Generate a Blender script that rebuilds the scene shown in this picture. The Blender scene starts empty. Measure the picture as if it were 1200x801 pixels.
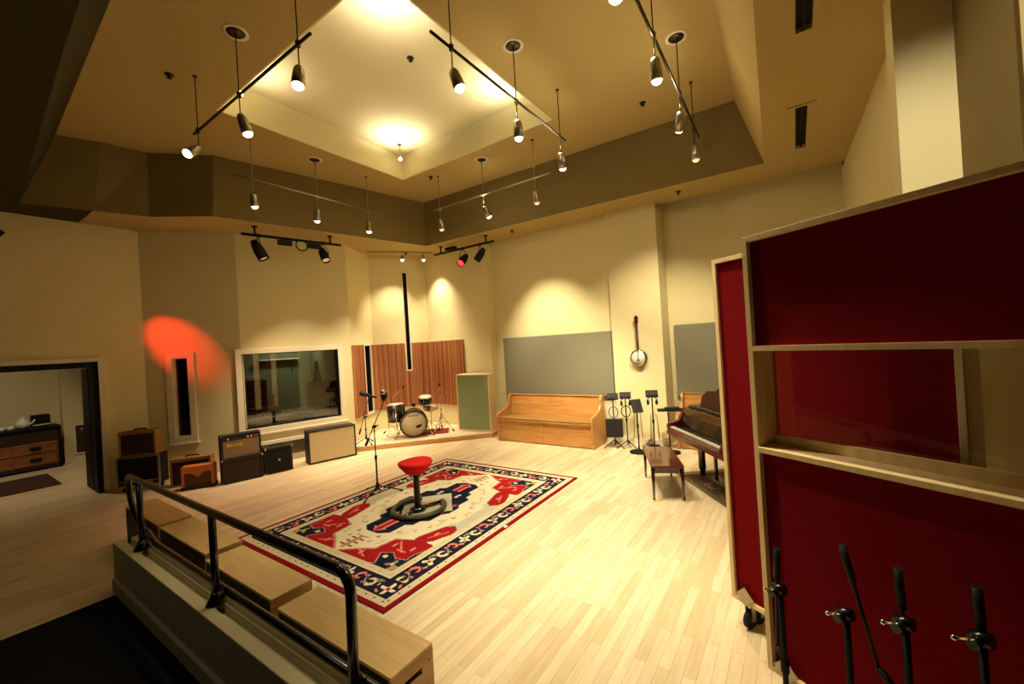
import bpy, bmesh, math, random
from mathutils import Vector, Matrix
random.seed(7)
C = bpy.context.scene.collection
PI = math.pi
R = math.radians

# ------------------------------------------------------------------ materials
def lin(c):
    return tuple(((v/255)/12.92 if v/255 <= .04045 else (((v/255)+.055)/1.055)**2.4) for v in c)

def mat(name, rgb, rough=.6, metal=0, emit=None, es=0, noise=0, nscale=8, bump=0, bscale=40, coat=0, spec=.5):
    m = bpy.data.materials.new(name); m.use_nodes = True
    nt = m.node_tree; b = nt.nodes['Principled BSDF']
    c = lin(rgb)
    b.inputs['Base Color'].default_value = (*c, 1)
    b.inputs['Roughness'].default_value = rough
    b.inputs['Metallic'].default_value = metal
    b.inputs['Specular IOR Level'].default_value = spec
    b.inputs['Coat Weight'].default_value = coat
    if emit:
        b.inputs['Emission Color'].default_value = (*lin(emit), 1)
        b.inputs['Emission Strength'].default_value = es
    tc = nt.nodes.new('ShaderNodeTexCoord')
    if noise:
        n = nt.nodes.new('ShaderNodeTexNoise'); n.inputs['Scale'].default_value = nscale; n.inputs['Detail'].default_value = 5
        nt.links.new(tc.outputs['Object'], n.inputs['Vector'])
        mx = nt.nodes.new('ShaderNodeMix'); mx.data_type = 'RGBA'
        mx.inputs[6].default_value = (*[v*(1-noise) for v in c], 1)
        mx.inputs[7].default_value = (*[min(1, v*(1+noise)) for v in c], 1)
        nt.links.new(n.outputs['Fac'], mx.inputs[0]); nt.links.new(mx.outputs[2], b.inputs['Base Color'])
    if bump:
        n2 = nt.nodes.new('ShaderNodeTexNoise'); n2.inputs['Scale'].default_value = bscale; n2.inputs['Detail'].default_value = 3
        nt.links.new(tc.outputs['Object'], n2.inputs['Vector'])
        bp = nt.nodes.new('ShaderNodeBump'); bp.inputs['Strength'].default_value = bump; bp.inputs['Distance'].default_value = .01
        nt.links.new(n2.outputs['Fac'], bp.inputs['Height']); nt.links.new(bp.outputs['Normal'], b.inputs['Normal'])
    return m

def wood(name, rgb, rgb2, axis='X', rough=.45, scale=6, coat=0, stretch=12):
    m = mat(name, rgb, rough, coat=coat); nt = m.node_tree; b = nt.nodes['Principled BSDF']
    tc = nt.nodes.new('ShaderNodeTexCoord'); mp = nt.nodes.new('ShaderNodeMapping')
    s = [stretch]*3; s['XYZ'.index(axis)] = 1; mp.inputs['Scale'].default_value = s
    n = nt.nodes.new('ShaderNodeTexNoise'); n.inputs['Scale'].default_value = scale/3; n.inputs['Detail'].default_value = 6
    n.inputs['Distortion'].default_value = .6
    mx = nt.nodes.new('ShaderNodeMix'); mx.data_type = 'RGBA'
    mx.inputs[6].default_value = (*lin(rgb), 1); mx.inputs[7].default_value = (*lin(rgb2), 1)
    rp = nt.nodes.new('ShaderNodeMapRange'); rp.inputs[1].default_value = .35; rp.inputs[2].default_value = .65
    nt.links.new(tc.outputs['Object'], mp.inputs[0]); nt.links.new(mp.outputs[0], n.inputs['Vector'])
    nt.links.new(n.outputs['Fac'], rp.inputs[0]); nt.links.new(rp.outputs[0], mx.inputs[0])
    nt.links.new(mx.outputs[2], b.inputs['Base Color'])
    return m

def floor_mat():
    m = mat('maple_strip_floor', (226, 204, 160), .34, spec=.45); nt = m.node_tree; b = nt.nodes['Principled BSDF']
    tc = nt.nodes.new('ShaderNodeTexCoord')
    br = nt.nodes.new('ShaderNodeTexBrick'); br.offset = .37; br.offset_frequency = 2
    br.inputs['Scale'].default_value = 1; br.inputs['Brick Width'].default_value = .95; br.inputs['Row Height'].default_value = .072
    br.inputs['Mortar Size'].default_value = .0012; br.inputs['Mortar Smooth'].default_value = .3; br.inputs['Bias'].default_value = -.1
    br.inputs['Color1'].default_value = (*lin((238, 222, 188)), 1); br.inputs['Color2'].default_value = (*lin((214, 192, 152)), 1)
    br.inputs['Mortar'].default_value = (*lin((176, 148, 104)), 1)
    n = nt.nodes.new('ShaderNodeTexNoise'); n.inputs['Scale'].default_value = 3; n.inputs['Detail'].default_value = 7
    mp = nt.nodes.new('ShaderNodeMapping'); mp.inputs['Scale'].default_value = (1, 9, 1)
    mx = nt.nodes.new('ShaderNodeMix'); mx.data_type = 'RGBA'; mx.blend_type = 'MULTIPLY'; mx.inputs[0].default_value = .45
    cr = nt.nodes.new('ShaderNodeValToRGB'); cr.color_ramp.elements[0].position = .3; cr.color_ramp.elements[0].color = (.72, .66, .58, 1)
    cr.color_ramp.elements[1].position = .65; cr.color_ramp.elements[1].color = (1, 1, 1, 1)
    nt.links.new(tc.outputs['Object'], br.inputs['Vector']); nt.links.new(tc.outputs['Object'], mp.inputs[0])
    nt.links.new(mp.outputs[0], n.inputs['Vector']); nt.links.new(n.outputs['Fac'], cr.inputs[0])
    nt.links.new(br.outputs['Color'], mx.inputs[6]); nt.links.new(cr.outputs[0], mx.inputs[7])
    nt.links.new(mx.outputs[2], b.inputs['Base Color'])
    return m

def slat_mat():
    m = mat('cedar_slats', (150, 90, 50), .5); nt = m.node_tree; b = nt.nodes['Principled BSDF']
    tc = nt.nodes.new('ShaderNodeTexCoord')
    mp = nt.nodes.new('ShaderNodeMapping'); mp.inputs['Scale'].default_value = (11, 11, .05)
    v = nt.nodes.new('ShaderNodeTexNoise'); v.inputs['Scale'].default_value = 1.3; v.inputs['Detail'].default_value = 2
    cr = nt.nodes.new('ShaderNodeValToRGB'); cr.color_ramp.interpolation = 'CONSTANT'
    e = cr.color_ramp.elements; e[0].position = 0; e[0].color = (*lin((127, 72, 40)), 1); e[1].position = .42; e[1].color = (*lin((159, 98, 57)), 1)
    for p, c in ((.5, (144, 85, 47)), (.56, (177, 117, 70)), (.64, (136, 77, 43))):
        x = e.new(p); x.color = (*lin(c), 1)
    nt.links.new(tc.outputs['Object'], mp.inputs[0]); nt.links.new(mp.outputs[0], v.inputs['Vector'])
    nt.links.new(v.outputs['Fac'], cr.inputs[0]); nt.links.new(cr.outputs[0], b.inputs['Base Color'])
    return m

def glass_mat(name, tint=(1, 1, 1), alpha_dark=.0):
    m = bpy.data.materials.new(name); m.use_nodes = True; nt = m.node_tree
    for n in list(nt.nodes): nt.nodes.remove(n)
    o = nt.nodes.new('ShaderNodeOutputMaterial'); t = nt.nodes.new('ShaderNodeBsdfTransparent'); t.inputs[0].default_value = (*tint, 1)
    g = nt.nodes.new('ShaderNodeBsdfGlossy'); g.inputs['Roughness'].default_value = .02
    f = nt.nodes.new('ShaderNodeFresnel'); f.inputs[0].default_value = 1.5
    mu = nt.nodes.new('ShaderNodeMath'); mu.operation = 'MULTIPLY_ADD'; mu.inputs[1].default_value = 1.5; mu.inputs[2].default_value = .03
    mu.use_clamp = True
    mx = nt.nodes.new('ShaderNodeMixShader')
    nt.links.new(f.outputs[0], mu.inputs[0]); nt.links.new(mu.outputs[0], mx.inputs[0])
    nt.links.new(t.outputs[0], mx.inputs[1]); nt.links.new(g.outputs[0], mx.inputs[2]); nt.links.new(mx.outputs[0], o.inputs[0])
    return m

def rug_mat():
    m = mat('rug_wool', (200, 190, 160), .95, spec=.1); nt = m.node_tree; b = nt.nodes['Principled BSDF']
    a = nt.nodes.new('ShaderNodeAttribute'); a.attribute_name = 'weave'
    n = nt.nodes.new('ShaderNodeTexNoise'); n.inputs['Scale'].default_value = 220
    bp = nt.nodes.new('ShaderNodeBump'); bp.inputs['Strength'].default_value = .4; bp.inputs['Distance'].default_value = .004
    nt.links.new(a.outputs['Color'], b.inputs['Base Color'])
    nt.links.new(n.outputs['Fac'], bp.inputs['Height']); nt.links.new(bp.outputs['Normal'], b.inputs['Normal'])
    return m

M = {}
M['wall'] = mat('cream_wall_paint', (228, 216, 168), .75, bump=.08, bscale=60, spec=.25)
M['ceil'] = mat('cream_ceiling_paint', (184, 162, 106), .85, spec=.15)
M['tray'] = mat('pale_tray_paint', (232, 222, 180), .85, spec=.15)
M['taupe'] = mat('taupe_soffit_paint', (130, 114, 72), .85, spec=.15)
M['darkbeam'] = mat('dark_olive', (58, 54, 34), .8, spec=.15)  # left beam set darker and greener than the other soffit faces
M['absorber'] = mat('dark_absorbing_wall', (34, 30, 22), .95, spec=.1)  # near-black added to the unseen rear walls to soak up bounced light
M['trimw'] = mat('white_trim_paint', (232, 222, 196), .5)
M['floor'] = floor_mat()
M['slat'] = slat_mat()
M['carpet'] = mat('dark_carpet', (24, 24, 26), .98, noise=.3, nscale=90, spec=.1)
M['black'] = mat('black_paint', (10, 10, 10), .6, spec=.25)
M['blackgloss'] = mat('glossy_black_paint', (14, 15, 14), .22, spec=.6)
M['tolex'] = mat('black_tolex', (18, 17, 17), .7, bump=.2, bscale=200)
M['rubber'] = mat('black_rubber', (12, 12, 12), .8)
M['steel'] = mat('brushed_steel', (168, 160, 140), .35, 1)
M['darksteel'] = mat('dark_steel', (70, 62, 46), .4, .9)
M['chrome'] = mat('chrome', (220, 216, 208), .12, 1)
M['ply'] = wood('birch_plywood', (212, 180, 122), (198, 164, 106), 'Y', .55)
M['plyedge'] = wood('plywood_edge', (196, 160, 104), (176, 140, 88), 'X', .6)
M['oak'] = wood('oak_varnish', (206, 150, 84), (184, 126, 64), 'X', .35, coat=.2)
M['oakrise'] = wood('riser_maple', (214, 172, 108), (200, 154, 90), 'X', .5)
M['pine'] = wood('pale_pine', (240, 214, 162), (226, 196, 138), 'Z', .5)
M['mahog'] = wood('mahogany_gloss', (92, 24, 16), (66, 14, 10), 'X', .2, coat=.35)
M['mahogdark'] = wood('dark_mahogany_gloss', (46, 14, 10), (34, 10, 8), 'X', .12, coat=.8)
M['redfab'] = mat('red_burlap', (116, 6, 14), .9, noise=.12, nscale=60, bump=.25, bscale=160, spec=.1)
M['redseat'] = mat('red_felt', (214, 30, 32), .85, noise=.06, nscale=30, spec=.2)
M['greyfab'] = mat('grey_acoustic_fabric', (134, 130, 110), .95, noise=.07, nscale=20, spec=.1)
M['greenfab'] = mat('sage_fabric', (146, 164, 128), .95, noise=.06, nscale=20, spec=.1)
M['tweed'] = mat('tweed_tan', (150, 112, 56), .8, noise=.25, nscale=180)
M['orangefab'] = mat('orange_tweed', (196, 112, 44), .7, noise=.12, nscale=60)
M['brown'] = mat('brown_grille', (82, 50, 32), .85, noise=.2, nscale=150)
M['darkbrown'] = mat('dark_brown_grille', (46, 26, 18), .85, noise=.2, nscale=150)
M['greygrille'] = mat('silver_brown_grille', (140, 112, 84), .8, noise=.18, nscale=150)
M['creamgrille'] = mat('cream_grille', (206, 188, 146), .85, noise=.06, nscale=120)
M['gold'] = mat('gold_script', (232, 196, 74), .4, .3)
M['white'] = mat('white_plastic', (232, 228, 214), .4)
M['ivory'] = mat('ivory_keys', (240, 234, 214), .25)
M['redplastic'] = mat('red_jewel', (220, 40, 50), .3, emit=(255, 40, 40), es=1.5)
M['drumhead'] = mat('drumhead_film', (196, 184, 154), .35, spec=.5)
M['drumwrap'] = mat('black_sparkle_wrap', (22, 18, 16), .25)
M['redrug'] = mat('red_mat_wool', (120, 30, 26), .95, noise=.3, nscale=40)
M['greyrug'] = mat('grey_mat_wool', (116, 98, 70), .95, noise=.15, nscale=40)
M['brownrug'] = mat('brown_runner_wool', (62, 34, 26), .95, noise=.6, nscale=14)
M['rug'] = rug_mat()
M['glass'] = glass_mat('clear_glass')
M['darkglass'] = glass_mat('tinted_glass', (.45, .5, .42))
M['bulb'] = mat('lamp_glow', (255, 240, 210), .5, emit=(255, 226, 170), es=30)
M['bulbdim'] = mat('lamp_glow_dim', (255, 240, 210), .5, emit=(255, 220, 160), es=1.0)
M['redglow'] = mat('red_lens_glow', (255, 60, 60), .5, emit=(255, 40, 50), es=4)
M['pinkglow'] = mat('pink_lens_glow', (220, 180, 160), .5, emit=(255, 190, 170), es=.45)
M['reddoor'] = mat('brick_red_paint', (92, 38, 22), .6)
M['oldwood'] = wood('rustic_walnut', (158, 100, 52), (110, 66, 32), 'X', .5)
M['iron'] = mat('dark_iron', (28, 24, 20), .6, .6)
M['blue'] = mat('blue_cable', (90, 96, 170), .5)
M['banjoskin'] = mat('banjo_skin', (228, 222, 206), .5, noise=.06, nscale=9)
M['cable'] = mat('beige_cable', (186, 170, 120), .6)
M['control'] = mat('control_room_wall', (110, 112, 84), .85)

# ------------------------------------------------------------------ mesh builder
class MB:
    def __init__(s): s.bm = bmesh.new(); s.m = Matrix()
    def fr(s, loc=(0, 0, 0), rz=0, rx=0, ry=0):
        s.m = Matrix.Translation(loc) @ Matrix.Rotation(rz, 4, 'Z') @ Matrix.Rotation(ry, 4, 'Y') @ Matrix.Rotation(rx, 4, 'X'); return s
    def _v(s, p): return s.bm.verts.new(s.m @ Vector(p))
    def box(s, x0, x1, y0, y1, z0, z1):
        v = [s._v(p) for p in ((x0,y0,z0),(x1,y0,z0),(x1,y1,z0),(x0,y1,z0),(x0,y0,z1),(x1,y0,z1),(x1,y1,z1),(x0,y1,z1))]
        for f in ((3,2,1,0),(4,5,6,7),(0,1,5,4),(1,2,6,5),(2,3,7,6),(3,0,4,7)): s.bm.faces.new([v[i] for i in f])
        return s
    def prism(s, poly, a0, a1, ax='Z'):
        def P(u, w, a): return {'Z': (u, w, a), 'Y': (u, a, w), 'X': (a, u, w)}[ax]
        b = [s._v(P(u, w, a0)) for u, w in poly]; t = [s._v(P(u, w, a1)) for u, w in poly]; n = len(poly)
        s.bm.faces.new(b[::-1]); s.bm.faces.new(t)
        for i in range(n): s.bm.faces.new((b[i], b[(i+1) % n], t[(i+1) % n], t[i]))
        return s
    def hexa(s, bot, top):
        b = [s._v(p) for p in bot]; t = [s._v(p) for p in top]; n = len(b)
        s.bm.faces.new(b[::-1]); s.bm.faces.new(t)
        for i in range(n): s.bm.faces.new((b[i], b[(i+1) % n], t[(i+1) % n], t[i]))
        return s
    def quad(s, *pts): s.bm.faces.new([s._v(p) for p in pts]); return s
    def cyl(s, p0, p1, r0, r1=None, n=16, cap=True):
        r1 = r0 if r1 is None else r1
        p0, p1 = Vector(p0), Vector(p1); d = (p1-p0).normalized()
        u = d.orthogonal().normalized(); w = d.cross(u)
        a = []; b = []
        for i in range(n):
            t = 2*PI*i/n; o = u*math.cos(t)+w*math.sin(t)
            a.append(s._v(p0+o*r0)); b.append(s._v(p1+o*r1))
        for i in range(n): s.bm.faces.new((a[i], a[(i+1) % n], b[(i+1) % n], b[i])).smooth = True
        if cap: s.bm.faces.new(a[::-1]); s.bm.faces.new(b)
        return s
    def tube(s, pts, r, n=10, closed=False):
        pts = [Vector(p) for p in pts]; rings = []; N = len(pts); up = None
        for i, p in enumerate(pts):
            a = pts[i-1] if (i > 0 or closed) else p; b = pts[(i+1) % N] if (i < N-1 or closed) else p
            d = (b-a).normalized()
            if up is None: up = d.orthogonal().normalized()
            up = (up - d*up.dot(d)); up = up.normalized() if up.length > 1e-6 else d.orthogonal().normalized()
            w = d.cross(up); rr = r[i] if isinstance(r, (list, tuple)) else r
            rings.append([s._v(p+(up*math.cos(2*PI*k/n)+w*math.sin(2*PI*k/n))*rr) for k in range(n)])
        for i in range(N if closed else N-1):
            A, B = rings[i], rings[(i+1) % N]
            for k in range(n): s.bm.faces.new((A[k], A[(k+1) % n], B[(k+1) % n], B[k])).smooth = True
        if not closed: s.bm.faces.new(rings[0][::-1]); s.bm.faces.new(rings[-1])
        return s
    def lathe(s, prof, c=(0, 0, 0), n=32, ax=None):
        c = Vector(c); q = Vector(ax).to_track_quat('Z', 'Y') if ax else None; rings = []
        for r, z in prof:
            if r < 1e-6:
                p = Vector((0, 0, z)); p = q @ p if q else p; rings.append([s._v(c+p)])
            else:
                rg = []
                for i in range(n):
                    p = Vector((r*math.cos(2*PI*i/n), r*math.sin(2*PI*i/n), z)); p = q @ p if q else p; rg.append(s._v(c+p))
                rings.append(rg)
        for A, B in zip(rings, rings[1:]):
            for i in range(n):
                j = (i+1) % n
                if len(A) == 1 and len(B) == 1: continue
                if len(A) == 1: f = s.bm.faces.new((A[0], B[j], B[i]))
                elif len(B) == 1: f = s.bm.faces.new((A[i], A[j], B[0]))
                else: f = s.bm.faces.new((A[i], A[j], B[j], B[i]))
                f.smooth = True
        return s
    def ball(s, c, r, n=16, sc=(1, 1, 1)):
        prof = [(r*math.sin(PI*k/8)*1, -r*math.cos(PI*k/8)) for k in range(9)]
        m0 = s.m; s.m = s.m @ Matrix.Translation(c) @ Matrix.Diagonal((*sc, 1)); s.lathe(prof, n=n); s.m = m0; return s
    def build(s, name, m, parent=None, bevel=0, sub=0, loc=None, rz=0, subpart=False):
        bmesh.ops.recalc_face_normals(s.bm, faces=s.bm.faces)
        me = bpy.data.meshes.new(name); s.bm.to_mesh(me); s.bm.free()
        me.materials.append(M[m] if isinstance(m, str) else m)
        o = bpy.data.objects.new(name, me); C.objects.link(o)
        if parent: o.parent = parent
        if loc: o.location = loc
        o.rotation_euler.z = rz
        if bevel:
            b = o.modifiers.new('bevel', 'BEVEL'); b.width = bevel; b.segments = 2; b.limit_method = 'ANGLE'; b.angle_limit = R(40)
        if sub:
            b = o.modifiers.new('sub', 'SUBSURF'); b.levels = sub; b.render_levels = sub
        return o

def tag(o, label=None, cat=None, group=None, kind=None):
    if label: o['label'] = label
    if cat: o['category'] = cat
    if group: o['group'] = group
    if kind: o['kind'] = kind
    return o
def thing(name, loc, rz, label, cat, group=None):
    o = bpy.data.objects.new(name, None); C.objects.link(o); o.empty_display_size = .1
    o.location = loc; o.rotation_euler.z = rz
    return tag(o, label, cat, group)
def struct(o): o['kind'] = 'structure'; return o
def copy_tree(o, parent=None):
    c = o.copy(); C.objects.link(c); c.parent = parent
    for ch in list(o.children): copy_tree(ch, c)
    return c
def text(body, size, name, m, parent, loc, rot, depth=.002, shear=0, bold=0):
    cu = bpy.data.curves.new('t', 'FONT'); cu.body = body; cu.size = size; cu.extrude = depth; cu.shear = shear; cu.offset = bold
    cu.align_x = 'CENTER'; cu.align_y = 'CENTER'
    t = bpy.data.objects.new('t', cu); C.objects.link(t)
    dg = bpy.context.evaluated_depsgraph_get(); me = bpy.data.meshes.new_from_object(t.evaluated_get(dg))
    bpy.data.objects.remove(t); me.materials.clear(); me.materials.append(M[m])
    o = bpy.data.objects.new(name, me); C.objects.link(o); o.parent = parent; o.location = loc; o.rotation_euler = rot
    return o

# ------------------------------------------------------------------ room shell
Z2, Z3, ZT = 4.36, 5.342, 5.80
k = 1.017
def K(*p): return [(x*k, y*k) for x, y in p]

def wallseg(name, P, Q, z0, z1, m, th=.15, holes=(), side=1, holemat=None):
    """vertical wall from P to Q; local x runs along it, local y outwards (away from the room)"""
    P = Vector((*P, 0)); Q = Vector((*Q, 0)); d = Q-P; L = d.length; a = math.atan2(d.y, d.x)
    mb = MB()
    xs = sorted({0, L, *[h[0] for h in holes], *[h[1] for h in holes]}); zs = sorted({z0, z1, *[h[2] for h in holes], *[h[3] for h in holes]})
    for i in range(len(xs)-1):
        for j in range(len(zs)-1):
            cx, cz = (xs[i]+xs[i+1])/2, (zs[j]+zs[j+1])/2
            if any(h[0] < cx < h[1] and h[2] < cz < h[3] for h in holes): continue
            mb.box(xs[i], xs[i+1], 0, th*side, zs[j], zs[j+1])
    bmesh.ops.remove_doubles(mb.bm, verts=mb.bm.verts, dist=1e-5)
    return struct(mb.build(name, m, loc=(P.x, P.y, 0), rz=a))

# floor
mb = MB(); mb.box(-2.4, 8.4, -1.6, 13.8, -.1, 0); struct(mb.build('floor', 'floor'))
# main walls (running from the doorway on the left round to the right)
C0, C1 = (2.33, 9.38), (3.49, 8.49)
W1E, W2E, W3E, W4E = (5.42, 7.95), (6.44, 8.545), (7.68, 7.88), (7.55, 6.57)
wallseg('wall_left', (-2.3, 9.38), C0, 0, Z2, 'wall', .12, holes=[(1.5, 4.03, -.0, 2.12)])
s = lambda P, Q, x: (x[0]-P[0], )
L0 = math.hypot(C1[0]-C0[0], C1[1]-C0[1])
def along(P, Q, tanv):
    """distance along P->Q of the point whose y/x equals tanv"""
    dx, dy = Q[0]-P[0], Q[1]-P[1]; L = math.hypot(dx, dy)
    t = (tanv*P[0]-P[1])/(dy-tanv*dx); return t*L
n0, n1 = along(C0, C1, 3.456), along(C0, C1, 3.187)
wallseg('wall_left_angled', C0, C1, 0, Z2, 'wall', .15, holes=[(n0, n1, .70, 2.10)])
g0, g1 = along(C1, W1E, 2.435), along(C1, W1E, 1.5587)
GZ0, GZ1 = .70, 2.105
wallseg('wall_window_side', C1, W1E, 0, Z2, 'wall', .15, holes=[(g0, g1, GZ0, GZ1)])
q0, q1 = along(W1E, W2E, 1.385), along(W1E, W2E, 1.350)
wallseg('wall_alcove_left', W1E, W2E, 0, Z2, 'wall', .15, holes=[(q0, q1, .60, 2.16)])
v0, v1 = along(W2E, W3E, 1.142), along(W2E, W3E, 1.121)
wallseg('wall_alcove_back', W2E, W3E, 0, Z2, 'wall', .15, holes=[(v0, v1, 1.50, 3.96)])
wallseg('wall_alcove_right', W3E, W4E, 0, Z2, 'wall', .15)
wallseg('wall_back_left', W4E, (7.50, 5.72), 0, Z2, 'wall', .3)
wallseg('wall_back', (7.70, 5.78), (7.70, 2.80), 0, Z2, 'wall', .15)
mb = MB(); mb.box(7.62, 8.15, 1.96, 2.896, 0, Z2+.1); struct(mb.build('column_back', 'wall'))
wallseg('wall_back_right', (8.15, 2.1), (8.15, -.72), 0, 4.75, 'wall', .15)
wallseg('wall_right', (8.2, -.705), (4.15, -.82), 0, Z2, 'wall', .15)
mb = MB(); mb.box(3.95, 4.2, -1.05, -.665, 0, Z2); struct(mb.build('column_right', 'wall'))
wallseg('wall_right_near', (3.97, -.96), (2.6, -.96), 0, Z2, 'taupe', .15)  # taupe here stands in for the shade on this wall
mb = MB(); mb.box(2.62, 2.95, -1.3, -.93, 0, Z2); struct(mb.build('column_right_near', 'wall'))
wallseg('wall_right_rear', (2.5, -1.15), (-2.3, -1.15), 0, Z2, 'absorber', .15)
wallseg('wall_rear', (-2.3, -1.3), (-2.3, 9.4), 0, Z2, 'absorber', .15)
wallseg('wall_lounge_left', (-2.3, 9.45), (-2.3, 13.6), 0, 3.0, 'wall', .15)
# adjoining lounge seen through the doorway
wallseg('wall_lounge_back', (-2.3, 13.45), (1.85, 13.45), 0, 3.0, 'wall', .15)
wallseg('wall_lounge_corner', (1.85, 13.45), (1.85, 13.2), 0, 3.0, 'wall', .6)
wallseg('wall_lounge_right', (2.26, 13.3), (2.26, 9.55), 0, 3.0, 'reddoor', .15)
mb = MB(); mb.box(-2.3, 2.5, 9.5, 13.7, 3.0, 3.1); struct(mb.build('ceiling_lounge', 'ceil'))

# upper ceiling with square tray recess
TX0, TX1, TY0, TY1 = 2.37*k, 5.52*k, 2.82*k, 6.10*k
UP = K((-1.5, .35), (4.63, .50), (6.80, .55), (6.67, 6.74), (2.85, 7.50), (2.18, 8.11), (1.69, 8.17), (1.25, 8.34), (1.12, 4.89), (.95, -.2), (-.4, .35))
UP = K((6.80, .55), (6.67, 6.74), (2.85, 7.50), (2.18, 8.11), (1.69, 8.17), (1.25, 8.34), (1.12, 4.89), (.99, .43))
LO = K((6.90, .24), (6.69, 6.77), (2.82, 7.57), (2.19, 8.22), (1.60, 8.40), (.92, 8.62), (.70, 4.2), (.56, .03))
mb = MB()
BX0, BX1, BY0, BY1 = -.2, 7.2, -.2, 9.2
mb.box(BX0, TX0, BY0, BY1, Z3, Z3+.1); mb.box(TX1, BX1, BY0, BY1, Z3, Z3+.1)
mb.box(TX0, TX1, BY0, TY0, Z3, Z3+.1); mb.box(TX0, TX1, TY1, BY1, Z3, Z3+.1)
struct(mb.build('ceiling', 'ceil'))
mb = MB(); t = .06
mb.box(TX0, TX0+.02, TY0, TY1, Z3+.0005, ZT); mb.box(TX1-.02, TX1, TY0, TY1, Z3+.0005, ZT)
mb.box(TX0+.02, TX1-.02, TY0, TY0+.02, Z3+.0005, ZT); mb.box(TX0+.02, TX1-.02, TY1-.02, TY1, Z3+.0005, ZT)
mb.box(TX0-t, TX1+t, TY0-t, TY1+t, ZT, ZT+.08)
struct(mb.build('ceiling_tray', 'tray'))
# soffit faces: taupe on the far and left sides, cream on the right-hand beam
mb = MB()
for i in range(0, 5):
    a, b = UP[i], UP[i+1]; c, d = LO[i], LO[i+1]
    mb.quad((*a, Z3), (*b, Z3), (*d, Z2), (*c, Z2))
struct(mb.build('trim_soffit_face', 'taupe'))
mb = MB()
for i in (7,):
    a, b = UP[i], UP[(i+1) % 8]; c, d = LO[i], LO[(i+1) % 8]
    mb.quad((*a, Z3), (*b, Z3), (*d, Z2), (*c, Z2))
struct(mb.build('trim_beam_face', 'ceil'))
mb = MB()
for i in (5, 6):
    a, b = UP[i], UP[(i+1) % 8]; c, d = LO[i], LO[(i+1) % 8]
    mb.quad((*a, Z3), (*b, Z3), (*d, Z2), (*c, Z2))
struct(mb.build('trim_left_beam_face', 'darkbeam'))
# underside of the soffit all round, with two slots for the air vents
OUT = [(8.3, LO[0][1]), (7.95, 8.0), (2.9, 9.1), (2.4, 9.6), (1.6, 9.6), (-2.4, 9.6), (-2.4, 4), (-2.4, LO[7][1])]
mb = MB()
def under(a, b, c, d): mb.hexa([(*p, Z2) for p in (a, b, c, d)], [(*p, Z2+.05) for p in (a, b, c, d)])
under(LO[0], (7.74, LO[0][1]), (7.74, 8.05), LO[1])
under(LO[1], (7.74, 8.05), (3.2, 9.7), LO[2])
under(LO[2], (3.2, 9.7), (2.3, 9.7), LO[3])
under(LO[3], (2.3, 9.7), (1.6, 9.7), LO[4])
struct(mb.build('ceiling_soffit', 'ceil'))
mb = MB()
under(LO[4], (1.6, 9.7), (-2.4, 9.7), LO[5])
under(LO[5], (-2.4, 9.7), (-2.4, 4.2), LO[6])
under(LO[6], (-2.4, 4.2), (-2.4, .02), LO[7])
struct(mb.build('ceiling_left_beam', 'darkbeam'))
mb = MB(); mb.box(7.62, 8.3, 1.7, 2.0, 4.6, 4.65); mb.box(7.74, 8.3, -.9, 2.0, 4.6, 4.65); mb.box(7.74, 7.80, -.75, 1.96, Z2, 4.6)
struct(mb.build('ceiling_recess', 'ceil'))
mb = MB()
V = [((4.015, -.17), 6.1), ]
by = .24
mb.m = Matrix()
y0 = LO[0][1]
ny = LO[7][1]
# beam underside split round the vents
def bpoly(x0, x1, ya, yb): mb.box(x0, x1, ya, yb, Z2, Z2+.05)
mb.hexa([(*LO[7], Z2), (*LO[0], Z2), (7.74, y0, Z2), (7.74, .03, Z2), (-2.4, .03, Z2), (-2.4, ny, Z2)],
        [(*LO[7], Z2+.05), (*LO[0], Z2+.05), (7.74, y0, Z2+.05), (7.74, .03, Z2+.05), (-2.4, .03, Z2+.05), (-2.4, ny, Z2+.05)])
SL = [(3.1, 4.12), (5.50, 6.75)]
ys0, ys1 = -.235, -.125
bpoly(-2.4, 7.74, ys1, .03); bpoly(-2.4, 7.74, -1.3, ys0)
bpoly(-2.4, SL[0][0], ys0, ys1); bpoly(SL[0][1], SL[1][0], ys0, ys1); bpoly(SL[1][1], 7.74, ys0, ys1)
struct(mb.build('ceiling_beam', 'ceil'))
for i, (a, b) in enumerate(SL):
    lab = ['black slot air vent in the right ceiling beam, cut by the photo top edge', 'black slot air vent in the right ceiling beam, the farther one'][i]
    t_ = thing('ceiling_vent', ((a+b)/2, -.18, Z2), 0, lab, 'vent', 'slot vents in the ceiling beam')
    h = (b-a)/2; mb = MB()
    mb.box(-h-.04, h+.04, -.13, -.056, -.012, -.001); mb.box(-h-.04, h+.04, .056, .13, -.012, -.001)
    mb.box(-h-.04, -h, -.056, .056, -.012, -.001); mb.box(h, h+.04, -.056, .056, -.012, -.001)
    mb.build('frame', 'ceil', t_)
    mb = MB(); mb.box(-h, h, -.055, .055, .03, .048); mb.build('duct_liner', 'black', t_)
    mb = MB(); mb.box(-h, h, -.006, .006, -.008, .03); mb.build('blade', 'black', t_)

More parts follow.
